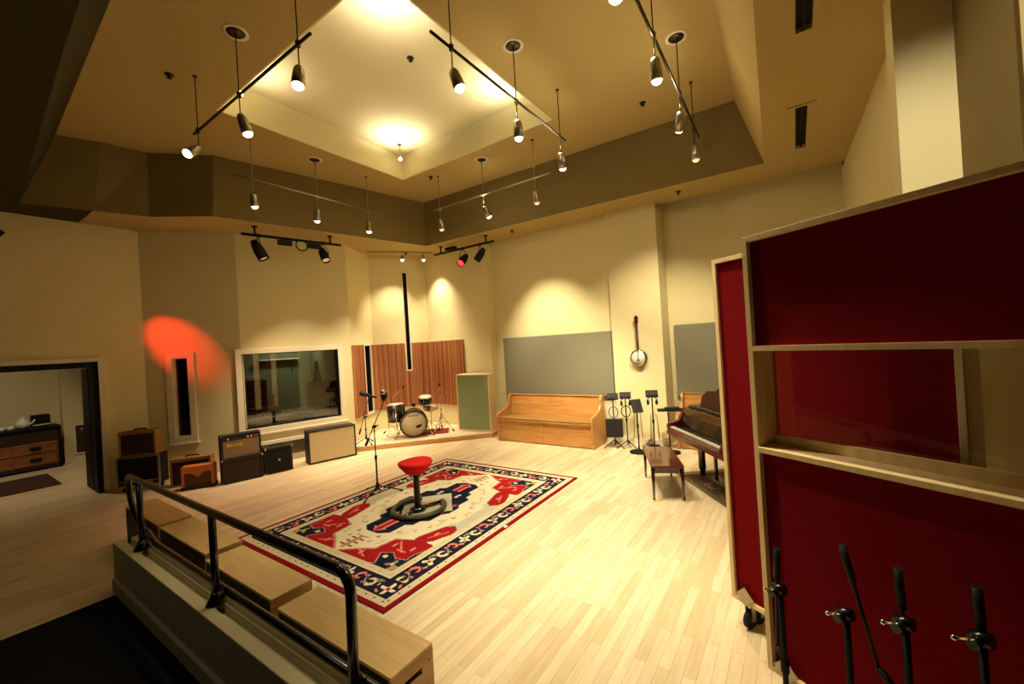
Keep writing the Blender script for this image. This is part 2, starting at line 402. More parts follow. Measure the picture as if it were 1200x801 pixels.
# camera-side outer roof so no light leaks, baseboards
mb = MB(); mb.box(-.3, 7.3, -.3, 9.3, 5.95, 6.0); mb.box(-2.6, 8.5, -1.5, 9.8, 6.0, 6.05); struct(mb.build('roof_slab', 'black'))
def base(name, P, Q, off=.0):
    P = Vector((*P, 0)); Q = Vector((*Q, 0)); d = Q-P; a = math.atan2(d.y, d.x)
    mb = MB(); mb.box(.0, d.length, -.018, -.001, 0, .11); mb.build(name, 'trimw', loc=(P.x, P.y, 0), rz=a)['kind'] = 'structure'
base('baseboard_left_angled', C0, C1); base('baseboard_window_side', C1, W1E); base('baseboard_back', (7.70, 5.7), (7.70, 2.9))
base('baseboard_column', (7.62, 2.896), (7.62, 1.96)); base('baseboard_back_right', (8.15, 1.95), (8.15, -.7))
base('baseboard_lounge', (-2.2, 13.45), (1.85, 13.45)); base('baseboard_lounge_right', (1.85, 13.2), (2.26, 13.2))

# wood slat panelling in the drum alcove
def panel(name, P, Q, s0, s1, z0, z1):
    P = Vector((*P, 0)); Q = Vector((*Q, 0)); d = Q-P; a = math.atan2(d.y, d.x); mb = MB(); n = max(1, round((s1-s0)/.09)); w = (s1-s0)/n
    for i in range(n): mb.box(s0+i*w+.002, s0+(i+1)*w-.002, -.03-.006*(i % 2), -.002, z0, z1)
    return mb.build(name, 'slat', loc=(P.x, P.y, 0), rz=a)
L2 = math.hypot(W2E[0]-W1E[0], W2E[1]-W1E[1]); L3 = math.hypot(W3E[0]-W2E[0], W3E[1]-W2E[1]); L4 = math.hypot(W4E[0]-W3E[0], W4E[1]-W3E[1])
for o, lab in ((panel('slat_panelling', W1E, W2E, .02, q0-.06, .58, 2.175), 'narrow strip of reddish cedar slats left of the slit window beside the drum alcove'),
          ):
    tag(o, lab, 'wall panelling', 'cedar slat panels round the drum alcove')
P3 = thing('slat_panelling', (0, 0, 0), 0, 'wide run of reddish cedar slats on the wall behind the drum kit', 'wall panelling', 'cedar slat panels round the drum alcove')
for (a_, b_, s0_, s1_) in ((W1E, W2E, q1+.06, L2), (W2E, W3E, 0.0, v0-.03), (W2E, W3E, v1+.03, L3), (W3E, W4E, 0, L4-.02)):
    o = panel('slat_board', a_, b_, s0_, s1_, .58, 2.175); o.parent = P3
o = MB().box(v0-.03, v1+.03, -.03, -.002, .58, 1.46).build('slat_board', 'slat', P3, loc=(W2E[0], W2E[1], 0), rz=math.atan2(W3E[1]-W2E[1], W3E[0]-W2E[0]))

# windows
def window(name, P, Q, s0, s1, z0, z1, fw, pane='glass', depth=.15, sill=True):
    P = Vector((*P, 0)); Q = Vector((*Q, 0)); d = Q-P; a = math.atan2(d.y, d.x)
    mb = MB()
    mb.box(s0-fw, s0, -.03, 0, z0-fw, z1+fw); mb.box(s1, s1+fw, -.03, 0, z0-fw, z1+fw)
    mb.box(s0, s1, -.03, 0, z1, z1+fw); mb.box(s0, s1, -.03, 0, z0-fw, z0)
    if sill: mb.box(s0-fw-.03, s1+fw+.03, -.06, 0, z0-fw-.03, z0-fw)
    f = struct(mb.build(name, 'trimw', loc=(P.x, P.y, 0), rz=a, bevel=.004))
    mb = MB(); e = .012
    mb.box(s0, s0+e, 0, depth, z0, z1); mb.box(s1-e, s1, 0, depth, z0, z1); mb.box(s0+e, s1-e, 0, depth, z1-e, z1); mb.box(s0+e, s1-e, 0, depth, z0, z0+e)
    mb.build('window_jamb', 'trimw' if fw > .04 and name == 'window_1' else 'black', f)
    mb = MB(); mb.box(s0+e, s1-e, depth*.6, depth*.6+.008, z0+e, z1-e); mb.build('window_pane', pane, f)
    return f
window('window_1', C0, C1, n0, n1, .70, 2.10, .10, 'darkglass')
window('window_2', C1, W1E, g0, g1, GZ0, GZ1, .10, 'glass')
window('window_3', W1E, W2E, q0, q1, .60, 2.16, .045, 'darkglass', sill=False)
window('window_4', W2E, W3E, v0, v1, 1.50, 3.96, .028, 'darkglass', sill=False)
# rooms behind the windows
mb = MB(); e = .1
d1 = Vector((W1E[0]-C1[0], W1E[1]-C1[1], 0)).normalized(); nn = Vector((-d1.y, d1.x, 0)); A = Vector((*C1, 0)); a1 = math.atan2(d1.y, d1.x)
mb.box(.05, 1.9, 3.0, 3.1, 0, 2.9); mb.box(-.0, .05, .16, 3.0, 0, 2.9); mb.box(1.9, 1.95, .16, 3.0, 0, 2.9); mb.box(0, 1.95, .16, 3.0, 2.9, 2.95)
struct(mb.build('wall_control_room', 'control', loc=A, rz=a1))
cr = Matrix.Translation(A) @ Matrix.Rotation(a1, 4, 'Z')
def crp(x, y, z=0): v = cr @ Vector((x, y, z)); return (v.x, v.y, v.z)
t_ = thing('mixing_desk', crp(.90, .75), a1, 'dark mixing desk with a pale front edge behind the control room window', 'desk')
mb = MB(); mb.box(-.75, .42, -.2, .4, .68, .80); mb.box(-.7, -.62, -.15, .35, 0, .68); mb.box(.32, .40, -.15, .35, 0, .68); mb.build('body', 'black', t_)
mb = MB(); mb.box(-.75, .42, -.235, -.2, .80, .835); mb.build('armrest', 'white', t_)
mb = MB().fr((0, .12, .80), 0, R(12)); mb.box(-.6, .3, -.1, .2, 0, .03)
mb.build('fader_panel', 'darksteel', t_)
for i in range(9): MB().box(-.56+i*.09, -.54+i*.09, 0.05, .09, .83, .865).build('fader_cap', 'white', t_)
t_ = thing('studio_monitor', crp(1.60, .65), a1, 'black loudspeaker cabinet on the right behind the control room window', 'speaker')
mb = MB(); mb.box(-.26, .26, 0, .35, .0, 1.42); mb.build('cabinet', 'black', t_, bevel=.01)
mb = MB(); mb.lathe([(.0, 0), (.14, -.0), (.15, .012), (.12, .02), (0, .03)], (0, -.012, 1.0), 24, ax=(0, -1, 0)); mb.build('woofer', 'darksteel', t_)
t_ = thing('table_lamp', crp(1.50, .82, 1.42), a1, 'black tapering stem standing on the loudspeaker behind the control room window', 'lamp')
mb = MB(); mb.lathe([(0, 0), (.10, 0), (.08, .10), (.045, .3), (.035, .45), (0, .46)], n=16); mb.build('stem', 'black', t_)
t_ = thing('equipment_rack', crp(.4, 2.3), a1, 'brown rack cabinet deep in the control room', 'rack')
mb = MB(); mb.box(-.3, .35, 0, .4, 0, 1.5); mb.build('cabinet', 'darkbrown', t_, bevel=.01)
for i in range(6): MB().box(-.26, .31, -.012, -.001, .25+i*.2, .40+i*.2).build('rack_unit', 'black', t_)
t_ = thing('wall_shelf', crp(1.2, 2.99, 1.95), a1, 'thin pale shelf on the far wall of the control room', 'shelf')
mb = MB(); mb.box(-.5, .4, -.2, -.01, 0, .025); mb.build('board', 'white', t_)
for x in (-.4, .25): MB().box(x, x+.03, -.18, -.01, -.12, -.001).build('bracket', 'darksteel', t_)
# dark boxes behind the slit windows
for (P, Q, s0, s1, za, zb) in ((C0, C1, n0, n1, .5, 2.3), (W1E, W2E, q0, q1, .4, 2.3), (W2E, W3E, v0, v1, 1.3, 4.1)):
    d = Vector((Q[0]-P[0], Q[1]-P[1], 0)); mb = MB(); mb.box(s0-.15, s1+.15, .16, .2, za, zb)
    mb.box(s0-.15, s0-.1, .15, .2, za, zb)
    struct(mb.build('wall_behind_slit', 'black', loc=(P[0], P[1], 0), rz=math.atan2(d.y, d.x)))

# doorway trim, black lining and open leaf
mb = MB(); mb.box(1.73, 1.80, 9.33, 9.38, 0, 2.19); mb.box(-.80, 1.73, 9.33, 9.38, 2.12, 2.19); mb.box(-.87, -.80, 9.33, 9.38, 0, 2.19)
struct(mb.build('trim_1', 'trimw', bevel=.004))
mb = MB(); mb.box(1.66, 1.73, 9.381, 9.62, 0, 2.12); mb.box(-.80, 1.66, 9.381, 9.62, 2.03, 2.12); mb.box(-.8, -.73, 9.381, 9.62, 0, 2.03)
struct(mb.build('trim_2', 'black'))
mb = MB(); mb.box(-.045, 0, 0, .50, .01, 2.02); D = struct(mb.build('door_1', 'black', loc=(1.70, 9.64, 0), rz=R(-1)))
mb = MB(); mb.cyl((-.05, .43, 1.0), (-.10, .43, 1.0), .012); mb.tube([(-.10, .44, 1.0), (-.10, .35, 1.0), (-.10, .32, .99)], .009); mb.build('door_handle', 'chrome', D)

# low wall beside the landing with its stepped coping; dark carpet
prof = [(.985, 0), (.965, 0), (.965, .11), (.985, .125), (.985, .43), (1.055, .43), (1.055, .375), (1.11, .375), (1.11, .43), (1.165, .43), (1.165, 0)]
mb = MB(); mb.prism(prof, -1.1, 5.16, 'Y'); struct(mb.build('wall_low', mat('chalky_wall_paint', (196, 186, 148), .75, noise=.08, nscale=14), bevel=.006))
mb = MB(); mb.box(-1.9, .962, -1.1, 5.04, .0005, .010)
tag(mb.build('carpet', 'carpet'), 'black carpet on the landing floor beside the low wall', 'carpet')

# platform of the drum alcove
RP = [(5.10, 7.42), (7.12, 5.53), (7.49, 5.56), (7.49, 5.75), (7.53, 6.55), (7.65, 7.86), (6.44, 8.52), (5.42, 7.93), (4.98, 8.02), (4.95, 7.56)]
mb = MB(); mb.prism(RP, .0, .085, 'Z'); r_ = mb.build('floor_drum_platform', 'oakrise'); struct(r_)
mb = MB(); mb.prism([(x, y) for x, y in RP], .0855, .1, 'Z'); struct(mb.build('floor_platform_top', 'floor'))

# ------------------------------------------------------------------ rug with woven pattern
def rug():
    U, Vv, c = 3.42, 2.58, .012
    nu, nv = int(U/c), int(Vv/c)
    red, dred = lin((164, 26, 30)), lin((134, 14, 22)); navy = lin((26, 30, 52)); cream = lin((232, 222, 190)); guard = lin((214, 202, 168))
    grey = lin((196, 194, 172)); pink = lin((226, 132, 118)); sage = lin((150, 156, 120)); rose = lin((200, 150, 130))
    def inpoly(p, x, y):
        r = False; j = len(p)-1
        for i in range(len(p)):
            if (p[i][1] > y) != (p[j][1] > y) and x < (p[j][0]-p[i][0])*(y-p[i][1])/(p[j][1]-p[i][1])+p[i][0]: r = not r
            j = i
        return r
    REDP = [(.40, .40), (.40, 1.29), (.44, 1.24), (.57, 1.05), (.63, .93), (.87, .90), (.94, .70), (1.02, .71), (1.33, .62), (1.40, .53), (1.32, .44), (1.21, .43), (1.02, .50), (.97, .55), (.95, .42)]
    SP = [(.40, .40), (.40, .80), (.45, .70), (.60, .81), (.67, .69), (.60, .57), (.63, .46), (.73, .47), (.90, .40)]
    NV = [(.86, 1.30), (.86, 1.2), (.94, 1.08), (1.15, 1.08), (1.19, 1.0), (1.30, 1.0), (1.36, .90), (1.56, .90), (1.62, .84), (1.72, .84), (1.72, 1.30)]
    LG = [(1.15, .40), (1.72, .40), (1.72, .56), (1.48, .56), (1.40, .64), (1.30, .52)]
    def near(p, x, y, w):
        for i in range(len(p)-1):
            a, b = p[i], p[i+1]; dx, dy = b[0]-a[0], b[1]-a[1]; L = dx*dx+dy*dy
            if L == 0: continue
            t = max(0, min(1, ((x-a[0])*dx+(y-a[1])*dy)/L))
            if math.hypot(x-a[0]-t*dx, y-a[1]-t*dy) < w: return True
        return False
    rnd = random.Random(3)
    def flower(x, y, r, n, c0, c1):
        d = math.hypot(x, y)
        if d < r*.22: return c1
        if d < r*(.62+.38*math.cos(n*math.atan2(y, x))): return c0
        return None
    def seg(x, y, x0, y0, x1, y1, w):
        dx, dy = x1-x0, y1-y0; t = max(0, min(1, ((x-x0)*dx+(y-y0)*dy)/(dx*dx+dy*dy))); return math.hypot(x-x0-t*dx, y-y0-t*dy) < w
    def border(s, t):       # s along the band, t across it from -.11 to .11
        P = .50; i = math.floor(s/P); q = s-i*P-P/2
        f = flower(q, t, .075, 4 if i % 2 else 3, cream if i % 3 else grey, sage if i % 2 else red)
        if f: return f
        for sx, col in ((-1, pink), (1, cream)):
            x, y = q-sx*.165, t+sx*.012; d = math.hypot(x, y); a = math.atan2(y, x*sx)
            if .030 < d < .052 and not (-.9 < a < .6): return col
            if .052 <= d < .062 and not (-.9 < a < .3): return rose if sx > 0 else dred
            if seg(x, y, .03, .03*sx, .075*sx*-1, .07*sx, .010): return sage if sx > 0 else pink
        if abs(t-.05*math.sin(s*2*PI/P*2)) < .010: return sage if (int(s*40) % 3) else rose
        if math.hypot((q+.235), t-.045) < .016 or math.hypot(q-.235, t+.05) < .014: return rose
        return navy
    def colour(u, v):
        e = min(u, U-u, v, Vv-v)
        if e < .052: return dred
        if e < .125:
            s = u if (e == v or e == Vv-v) else v
            return navy if abs(e-.09) < .010 and (s % .11) < .020 else guard
        if e < .345:
            if e > .335: return cream
            # corners carry a flower
            uu, vv = min(u, U-u), min(v, Vv-v)
            if uu < .345 and vv < .345:
                f = flower(uu-.225, vv-.225, .085, 4, cream, red)
                if f: return f
                if seg(uu, vv, .15, .28, .17, .32, .010) or seg(uu, vv, .28, .15, .32, .17, .010): return pink
                return navy
            if e == v or e == Vv-v: return border(u-U/2+.25, e-.235)
            return border(v-Vv/2+.25, e-.235)
        if e < .42:
            s = u if (e == v or e == Vv-v) else v
            return rose if abs(e-.38) < .009 and (s % .13) < .018 else guard
        uu, vv = min(u, U-u), min(v, Vv-v)
        if inpoly(SP, uu, vv):
            if near(SP[1:], uu, vv, .012): return rose
            if math.hypot(uu-.575, vv-.70) < .028: return cream
            if math.hypot(uu-.42, vv-.42) < .085: return pink if math.hypot(uu-.42, vv-.42) > .055 else sage
            f = flower(uu-.51, vv-.52, .075, 3, sage, cream)
            return f or navy
        if inpoly(REDP, uu, vv):
            if near(REDP, uu, vv, .011): return pink if uu < .9 else red
            for (x, y) in ((.78, .80), (1.16, .58), (.52, 1.0), (.80, .56)):
                f = flower(uu-x, vv-y, .040, 2, pink, cream)
                if f: return f
            if seg(uu, vv, .70, .62, .86, .80, .010) or seg(uu, vv, .72, .58, .72, .70, .010) or seg(uu, vv, 1.05, .60, 1.25, .50, .009) or seg(uu, vv, .47, .9, .56, 1.1, .009): return pink
            return red
        if inpoly(NV, uu, vv):
            dx, dy = abs(u-U/2), abs(v-Vv/2)
            if dx < .14 and dy < .36 and dx*1.0+dy*.62 < .30 or dx/.44+dy/.42 < 1: return rose if dx/.44+dy/.42 < .35 else grey
            if near(NV[:-2], uu, vv, .008): return lin((60, 62, 84))
            # arrow motif
            x, y = uu-1.04, vv-1.29
            if abs(y) < .10 and -.17 < x < .15:
                w = .065 if x > -.06 else .10*(x+.17)/.11
                if abs(y) < w*.45: return red
                if abs(y) < w: return pink
            f = flower(uu-1.32, vv-1.13, .06, 2, cream, pink)
            if f: return f
            f = flower(uu-1.58, vv-.95, .055, 4, red, cream)
            return f or navy
        if inpoly(LG, uu, vv): return grey
        # comb motif in the cream field
        y = vv-1.29
        if .48 < uu < .76:
            if abs(y) < .035: return sage if abs(y) < .018 else rose
            if abs(y) < .10 and (uu % .075) < .024: return red
        if near(REDP[1:12], uu, vv, .020): return sage if near(REDP[1:12], uu, vv, .011) else cream
        for (x, y, col) in ((1.0, 1.0, sage), (1.25, .78, sage), (1.55, .70, red), (.82, 1.12, red), (1.10, .86, pink), (1.42, .78, sage), (.70, 1.12, sage), (1.68, .62, pink)):
            f = flower(uu-x, vv-y, .034, 3, col, cream)
            if f: return f
        if seg(uu, vv, .95, .98, 1.05, .9, .006) or seg(uu, vv, 1.3, .72, 1.5, .74, .006) or seg(uu, vv, .7, 1.0, .82, .98, .006): return sage
        return cream
    verts = []; faces = []; cols = []
    for j in range(nv+1):
        for i in range(nu+1): verts.append((U*i/nu, Vv*j/nv, .012))
    for j in range(nv):
        for i in range(nu):
            a = j*(nu+1)+i; faces.append((a, a+1, a+nu+2, a+nu+1)); cols.append(colour(U*(i+.5)/nu, Vv*(j+.5)/nv))
    n = len(verts)
    verts += [(0, 0, .001), (U, 0, .001), (U, Vv, .001), (0, Vv, .001)]
    c00, c10, c11, c01 = 0, nu, nv*(nu+1)+nu, nv*(nu+1)
    bot = [list(range(0, nu+1)), [nu+(nu+1)*j for j in range(nv+1)], [nv*(nu+1)+i for i in range(nu, -1, -1)], [(nu+1)*j for j in range(nv, -1, -1)]]
    cs = [n, n+1, n+2, n+3]
    for q in range(4): faces.append(tuple([cs[(q+1) % 4], cs[q]]+bot[q][::1])[0:2]+tuple(bot[q])); cols.append(dred)
    me = bpy.data.meshes.new('area_rug'); me.from_pydata(verts, [], faces); me.update()
    at = me.attributes.new('weave', 'FLOAT_COLOR', 'FACE')
    flat = []
    for c_ in cols: flat += [*c_, 1]
    at.data.foreach_set('color', flat)
    me.materials.append(M['rug'])
    o = bpy.data.objects.new('area_rug', me); C.objects.link(o); o.location = (1.985, 2.70, 0)
    tag(o, 'large patterned wool rug in red, navy and cream under the red stool', 'rug')
rug()
tag(MB().box(-.027, .027, -.018, .018, 0, .004).build('paper_tape', 'white', loc=(3.62, 2.715, .0125), rz=R(20)), 'small white scrap of tape on the near long edge of the patterned rug', 'tape')

# ------------------------------------------------------------------ handrail
t_ = thing('handrail', (0, 0, 0), 0, 'black tubular steel handrail standing on the low cream wall', 'railing')
hx, zt, zb = 1.085, 1.02, .475
lox = 1.15
mb = MB()
path = [(hx, 1.72, .45), (hx, 1.70, .9)]
for a in range(0, 91, 15): path.append((hx, 1.79-.09*math.cos(R(a)), .93+.09*math.sin(R(a))))
path += [(hx, 2.5, zt), (hx, 3.9, zt), (hx, 4.98, zt)]
for a in range(15, 181, 15): path.append((hx+.0006*a*(1), 4.98+.24*math.sin(R(a)), (zt+zb)/2+.5*(zt-zb)*math.cos(R(a))))
path += [(lox, 4.6, zb), (lox, 3.0, zb), (lox, -.6, zb)]
mb.tube(path, .024, 14); mb.build('rail', 'blackgloss', t_)
for y, z1 in ((4.72, zt-.01), (3.20, zt-.01), (1.72, .60)):
    mb = MB(); mb.cyl((hx, y, .432), (hx, y, z1), .023, n=14); mb.build('post', 'blackgloss', t_)
    mb = MB(); mb.lathe([(0, 0), (.06, 0), (.06, .006), (.034, .05), (.026, .075), (0, .075)], (hx, y, .4315), 20); mb.build('base_flange', 'blackgloss', t_)
    mb = MB(); mb.tube([(hx, y, .56), (hx+.04, y, .52), (lox, y, .48)], .013, 8); mb.build('bracket', 'blackgloss', t_)

# ------------------------------------------------------------------ crates
CZ = .41
def crate(y0, y1, x0, x1, rz, label):
    w, l = x1-x0, y1-y0
    t_ = thing('plywood_crate', ((x0+x1)/2, (y0+y1)/2, 0), rz, label, 'crate', 'plywood step crates behind the low wall')
    mb = MB(); mb.box(-w/2, w/2, -l/2, l/2, CZ-.018, CZ); mb.build('lid', 'ply', t_, bevel=.002)
    for s in (-1, 1):
        a, b = (-l/2, -l/2+.018) if s < 0 else (l/2-.018, l/2)
        zh0, zh1 = CZ-.115, CZ-.08; xh = .06
        mb = MB(); mb.box(-w/2, w/2, a, b, 0.001, zh0); mb.box(-w/2, w/2, a, b, zh1, CZ-.0185); mb.box(-w/2, -xh, a, b, zh0, zh1); mb.box(xh, w/2, a, b, zh0, zh1)
        bmesh.ops.remove_doubles(mb.bm, verts=mb.bm.verts, dist=1e-5)
        mb.build('end_panel', 'plyedge', t_)
    mb = MB(); mb.box(w/2-.016, w/2, -l/2+.019, l/2-.019, 0.001, CZ-.019); mb.build('side_panel', 'ply', t_)
    mb = MB(); mb.box(-w/2, -w/2+.014, -l/2+.019, l/2-.019, 0.001, CZ-.019); mb.build('side_panel', 'black', t_)['label'] = 'black painted side panel'
    for x in (-w/2+.03, w/2-.03):
        for z in (.06, CZ-.07): MB().cyl((x, -(l/2), z), (x, -(l/2+.001), z), .005, n=8).build('screw', 'iron', t_)
crate(1.71, 2.81, 1.275, 1.555, 0, 'plywood crate nearest the camera, showing a handle slot in its end')
crate(2.94, 4.02, 1.30, 1.58, 0, 'plywood crate behind the low wall, second from the camera, beside the rug corner')
crate(4.13, 5.25, 1.34, 1.62, 0, 'plywood crate behind the low wall, third from the camera, with no rug beside it')
crate(5.33, 6.42, 1.35, 1.63, 0, 'plywood crate at the far end of the row, under the curved end of the handrail')

# ------------------------------------------------------------------ red gobos
def gobo(name, org, w, h, th, label, window_, group):
    """origin = left front bottom corner; local x along the face to the right, y into the gobo"""
    a = math.atan2(-.866, -.5)
    t_ = thing(name, (org[0], org[1], 0), a, label, 'acoustic screen', group)
    z0, fw = .17, .028
    zr, zs = 1.882, 1.37
    mb = MB()
    mb.box(0, fw, 0, th, z0, h); mb.box(w-fw, w, 0, th, z0, h); mb.box(fw, w-fw, 0, th, h-fw, h); mb.box(fw, w-fw, 0, th, z0, z0+fw)
    mb.build('frame', 'pine', t_, bevel=.002)
    if window_:
        mb = MB(); mb.box(fw, w-fw, 0, th, zr, zr+.026); mb.build('rail', 'pine', t_)
        mb = MB(); mb.box(fw, w-fw, -.010, th, zs-.028, zs); mb.build('sill', 'pine', t_, bevel=.002)
        mb = MB(); mb.box(fw, w-fw, th-.06, th-.035, zs+.001, zs+.05); mb.build('glazing_bead', 'pine', t_)
        mb = MB(); mb.box(fw, w-fw, th-.028, th-.02, zs+.001, zr-.001); mb.build('window_pane', 'glass', t_)
        mb = MB(); mb.box(fw, w-fw, .03, th-.01, zr+.027, h-fw-.001); mb.build('upper_panel', 'redfab', t_)
        mb = MB(); mb.box(fw, w-fw, .03, th-.01, z0+fw+.001, zs-.029); mb.build('lower_panel', 'redfab', t_)
    else:
        mb = MB(); mb.box(fw, w-fw, .02, th-.012, z0+fw+.001, h-fw-.001); mb.build('fabric_panel', 'redfab', t_)
    for x in (.10, w-.10):
        mb = MB(); c = .05
        mb.fr((x, -.006, .222), 0, 0, R(45)); mb.box(-c*.9, c*.9, 0.0, .004, -c*.9, c*.9); mb.fr(); mb.build('corner_plate', 'steel', t_)
        for yy in (.04, th-.04):
            mb = MB(); mb.box(x-.028, x+.028, yy-.028, yy+.028, .155, .1695); mb.box(x-.028, x-.022, yy-.015, yy+.015, .055, .155); mb.box(x+.022, x+.028, yy-.015, yy+.015, .055, .155); mb.cyl((x-.028, yy, .064), (x+.028, yy, .064), .010); mb.build('caster_fork', 'steel', t_)
            mb = MB(); mb.lathe([(0, -.016), (.048, -.016), (.0625, -.011), (.0625, .011), (.048, .016), (0, .016)], (x, yy, .0635), 24, ax=(1, 0, 0)); mb.build('caster_wheel', 'rubber', t_)
    return t_
gobo('studio_gobo', (2.568, .218), 1.175, 2.494, .19, 'tall red fabric studio screen with a glass window, nearest at the right of the photo', True, None)
gobo('studio_gobo', (3.15, .455), 1.20, 2.488, .17, 'solid red fabric studio screen standing behind the windowed one, beside the piano', False, None)

# green gobo on the platform
t_ = thing('studio_gobo', (7.04, 6.44, .1), R(-83.2), 'pale green fabric screen in a wooden frame left of the church pew', 'acoustic screen')
mb = MB(); w, h, d = .87, 1.27, .30
mb.box(0, .03, 0, d, 0, h); mb.box(w-.03, w, 0, d, 0, h); mb.box(.03, w-.03, 0, d, h-.03, h); mb.box(.03, w-.03, 0, d, 0, .03); mb.build('frame', 'pine', t_, bevel=.002)
mb = MB(); mb.box(.03, w-.03, .012, d-.012, .031, h-.031); mb.build('fabric_panel', 'greenfab', t_)

# ------------------------------------------------------------------ wall acoustic panels
def apanel(loc, rz, w, h, label):
    t_ = thing('acoustic_panel', loc, rz, label, 'acoustic panel')
    MB().box(0, w, 0, .06, 0, h).build('fabric_panel', 'greyfab', t_, bevel=.012)
    for x in (.2, w-.2): MB().box(x, x+.08, .0605, .075, h-.2, h-.12).build('mounting_clip', 'steel', t_)
apanel((7.62, 5.47, .87), R(-90), 2.55, 1.26, 'large grey fabric panel on the wall above the church pew')
apanel((8.07, 1.87, .83), R(-90), 1.25, 1.33, 'grey fabric panel on the wall behind the piano')

# ------------------------------------------------------------------ pews
def pew(loc, rz, label, w=2.15):
    t_ = thing('church_pew', loc, rz, label, 'pew', 'wooden church pews along the back wall')
    end = [(0, 0), (.56, 0), (.60, .35), (.61, .84), (.59, .90), (.53, .925), (.47, .90), (.44, .84), (.42, .74), (.36, .66), (.22, .61), (.06, .585), (0, .56), (-.02, .50), (-.01, .44)]
    for x in (-w/2, w/2-.045):
        mb = MB(); mb.prism(end, x, x+.045, 'X'); mb.build('end_panel', 'oak', t_, bevel=.008)
    mb = MB(); mb.prism([(-.015, .43), (.46, .41), (.46, .445), (-.015, .465)], -w/2+.046, w/2-.046, 'X'); mb.build('seat', 'oak', t_, bevel=.006)
    mb = MB(); mb.prism([(-.02, .466), (.42, .446), (.42, .47), (-.02, .492)], -w/2+.05, w/2-.05, 'X'); mb.build('seat_cushion', 'tweed', t_, bevel=.01)
    mb = MB(); mb.prism([(.44, .40), (.475, .40), (.585, .88), (.55, .89)], -w/2+.046, w/2-.046, 'X'); mb.build('backrest', 'oak', t_, bevel=.006)
    mb = MB(); mb.prism([(.53, .885), (.61, .885), (.61, .905), (.53, .905)], -w/2+.046, w/2-.046, 'X'); mb.build('top_rail', 'oak', t_, bevel=.004)
    for x0, x1 in ((-w/2+.046, -.015), (.015, w/2-.046)):
        mb = MB(); mb.box(x0, x1, .03, .05, .015, .429); mb.build('front_panel', 'oak', t_)
    mb = MB(); mb.box(-.014, .014, .02, .055, .0, .428); mb.build('centre_post', 'oak', t_)
    return t_
pew((6.90, 4.16, 0), R(-90), 'honey-coloured wooden church pew below the large grey wall panel')
pew((7.50, .72, 0), R(-90), 'wooden church pew half hidden behind the grand piano')

# banjo on the column
t_ = thing('banjo', (7.60, 2.39, 1.60), R(-90), 'banjo with a white round head hanging on the column', 'banjo')
mb = MB(); mb.lathe([(0, 0), (.135, 0), (.15, -.01), (.15, -.055), (.135, -.07), (0, -.07)], (0, -.002, 0), 36, ax=(0, -1, 0)); mb.fr(); mb.build('pot', 'darkbrown', t_)
for o in (t_.children): o.location.y = -.07
mb = MB(); mb.lathe([(0, 0), (.128, 0), (.128, .004), (0, .004)], (0, -.074, 0), 36, ax=(0, -1, 0)); mb.build('head', 'banjoskin', t_)
mb = MB(); mb.lathe([(.128, 0), (.148, 0), (.148, .010), (.128, .010)], (0, -.074, 0), 36, ax=(0, -1, 0)); mb.build('rim_hoop', 'chrome', t_)
mb = MB(); mb.box(-.018, .018, -.082, -.05, .151, .60); mb.build('neck', 'mahog', t_, bevel=.004)
mb = MB(); mb.prism([(-.018, .60), (.018, .60), (.03, .66), (.032, .74), (.012, .775), (-.012, .775), (-.032, .74), (-.03, .66)], -.078, -.056, 'Y'); mb.build('headstock', 'mahog', t_)
for s in (-1, 1):
    for z in (.66, .72): MB().cyl((s*.03, -.067, z), (s*.052, -.067, z), .007, n=8).build('tuning_peg', 'chrome', t_)
for x in (-.009, -.003, .003, .009): MB().cyl((x, -.088, -.11), (x, -.086, .62), .0012, n=5).build('string', 'steel', t_)
MB().box(-.03, .03, -.0865, -.0785, -.045, -.035).build('bridge', 'darkbrown', t_)
mb = MB(); mb.cyl((0, -.05, .61), (0, -.005, .63), .006); mb.build('wall_hook', 'steel', t_)

# ------------------------------------------------------------------ piano
pr_ = math.atan2(-.62, -.785)
t_ = thing('grand_piano', (5.97, 1.56, 0), pr_, 'dark mahogany baby grand piano with its lid raised beside the red screen', 'piano')
W = 1.36
body = [(0, .33), (0, 1.10), (.04, 1.28), (.14, 1.42), (.30, 1.50), (.46, 1.47), (.58, 1.38), (.68, 1.22), (.80, 1.06), (.98, .94), (1.18, .88), (1.30, .80), (W, .68), (W, .33)]
mb = MB(); mb.prism(body, .64, .97, 'Z'); mb.build('case', 'mahog', t_, bevel=.006)
mb = MB(); mb.box(0, W, 0.0, .33, .60, .665); mb.build('keybed', 'mahog', t_, bevel=.006)
for x in (0, W-.055):
    mb = MB(); mb.prism([(0.01, .665), (.33, .665), (.33, .97), (.27, .96), (.22, .88), (.17, .80), (.08, .775), (.02, .765), (0.0, .73)], x, x+.055, 'X'); mb.build('cheek', 'mahog', t_, bevel=.006)
mb = MB(); mb.box(.055, W-.055, .0, .018, .666, .712); mb.build('key_slip', 'mahog', t_)
n = 52; x0, x1 = .07, W-.07; kw = (x1-x0)/n
mb = MB()
for i in range(n): mb.box(x0+i*kw+.0006, x0+(i+1)*kw-.0006, .02, .165, .69, .722)
tag(mb.build('white_keys', 'ivory', t_), kind='stuff')
mb = MB()
for i in range(n-1):
    if (i % 7) in (0, 1, 3, 4, 5): mb.box(x0+(i+1)*kw-.0055, x0+(i+1)*kw+.0055, .07, .165, .7225, .734)
tag(mb.build('black_keys', 'blackgloss', t_), kind='stuff')
mb = MB(); mb.prism([(.166, .69), (.19, .69), (.235, .86), (.215, .865)], .056, W-.056, 'X'); mb.build('fallboard', 'mahogdark', t_)
mb = MB(); mb.box(.056, W-.056, .236, .329, .70, .965); mb.build('fallboard_shelf', 'mahogdark', t_)
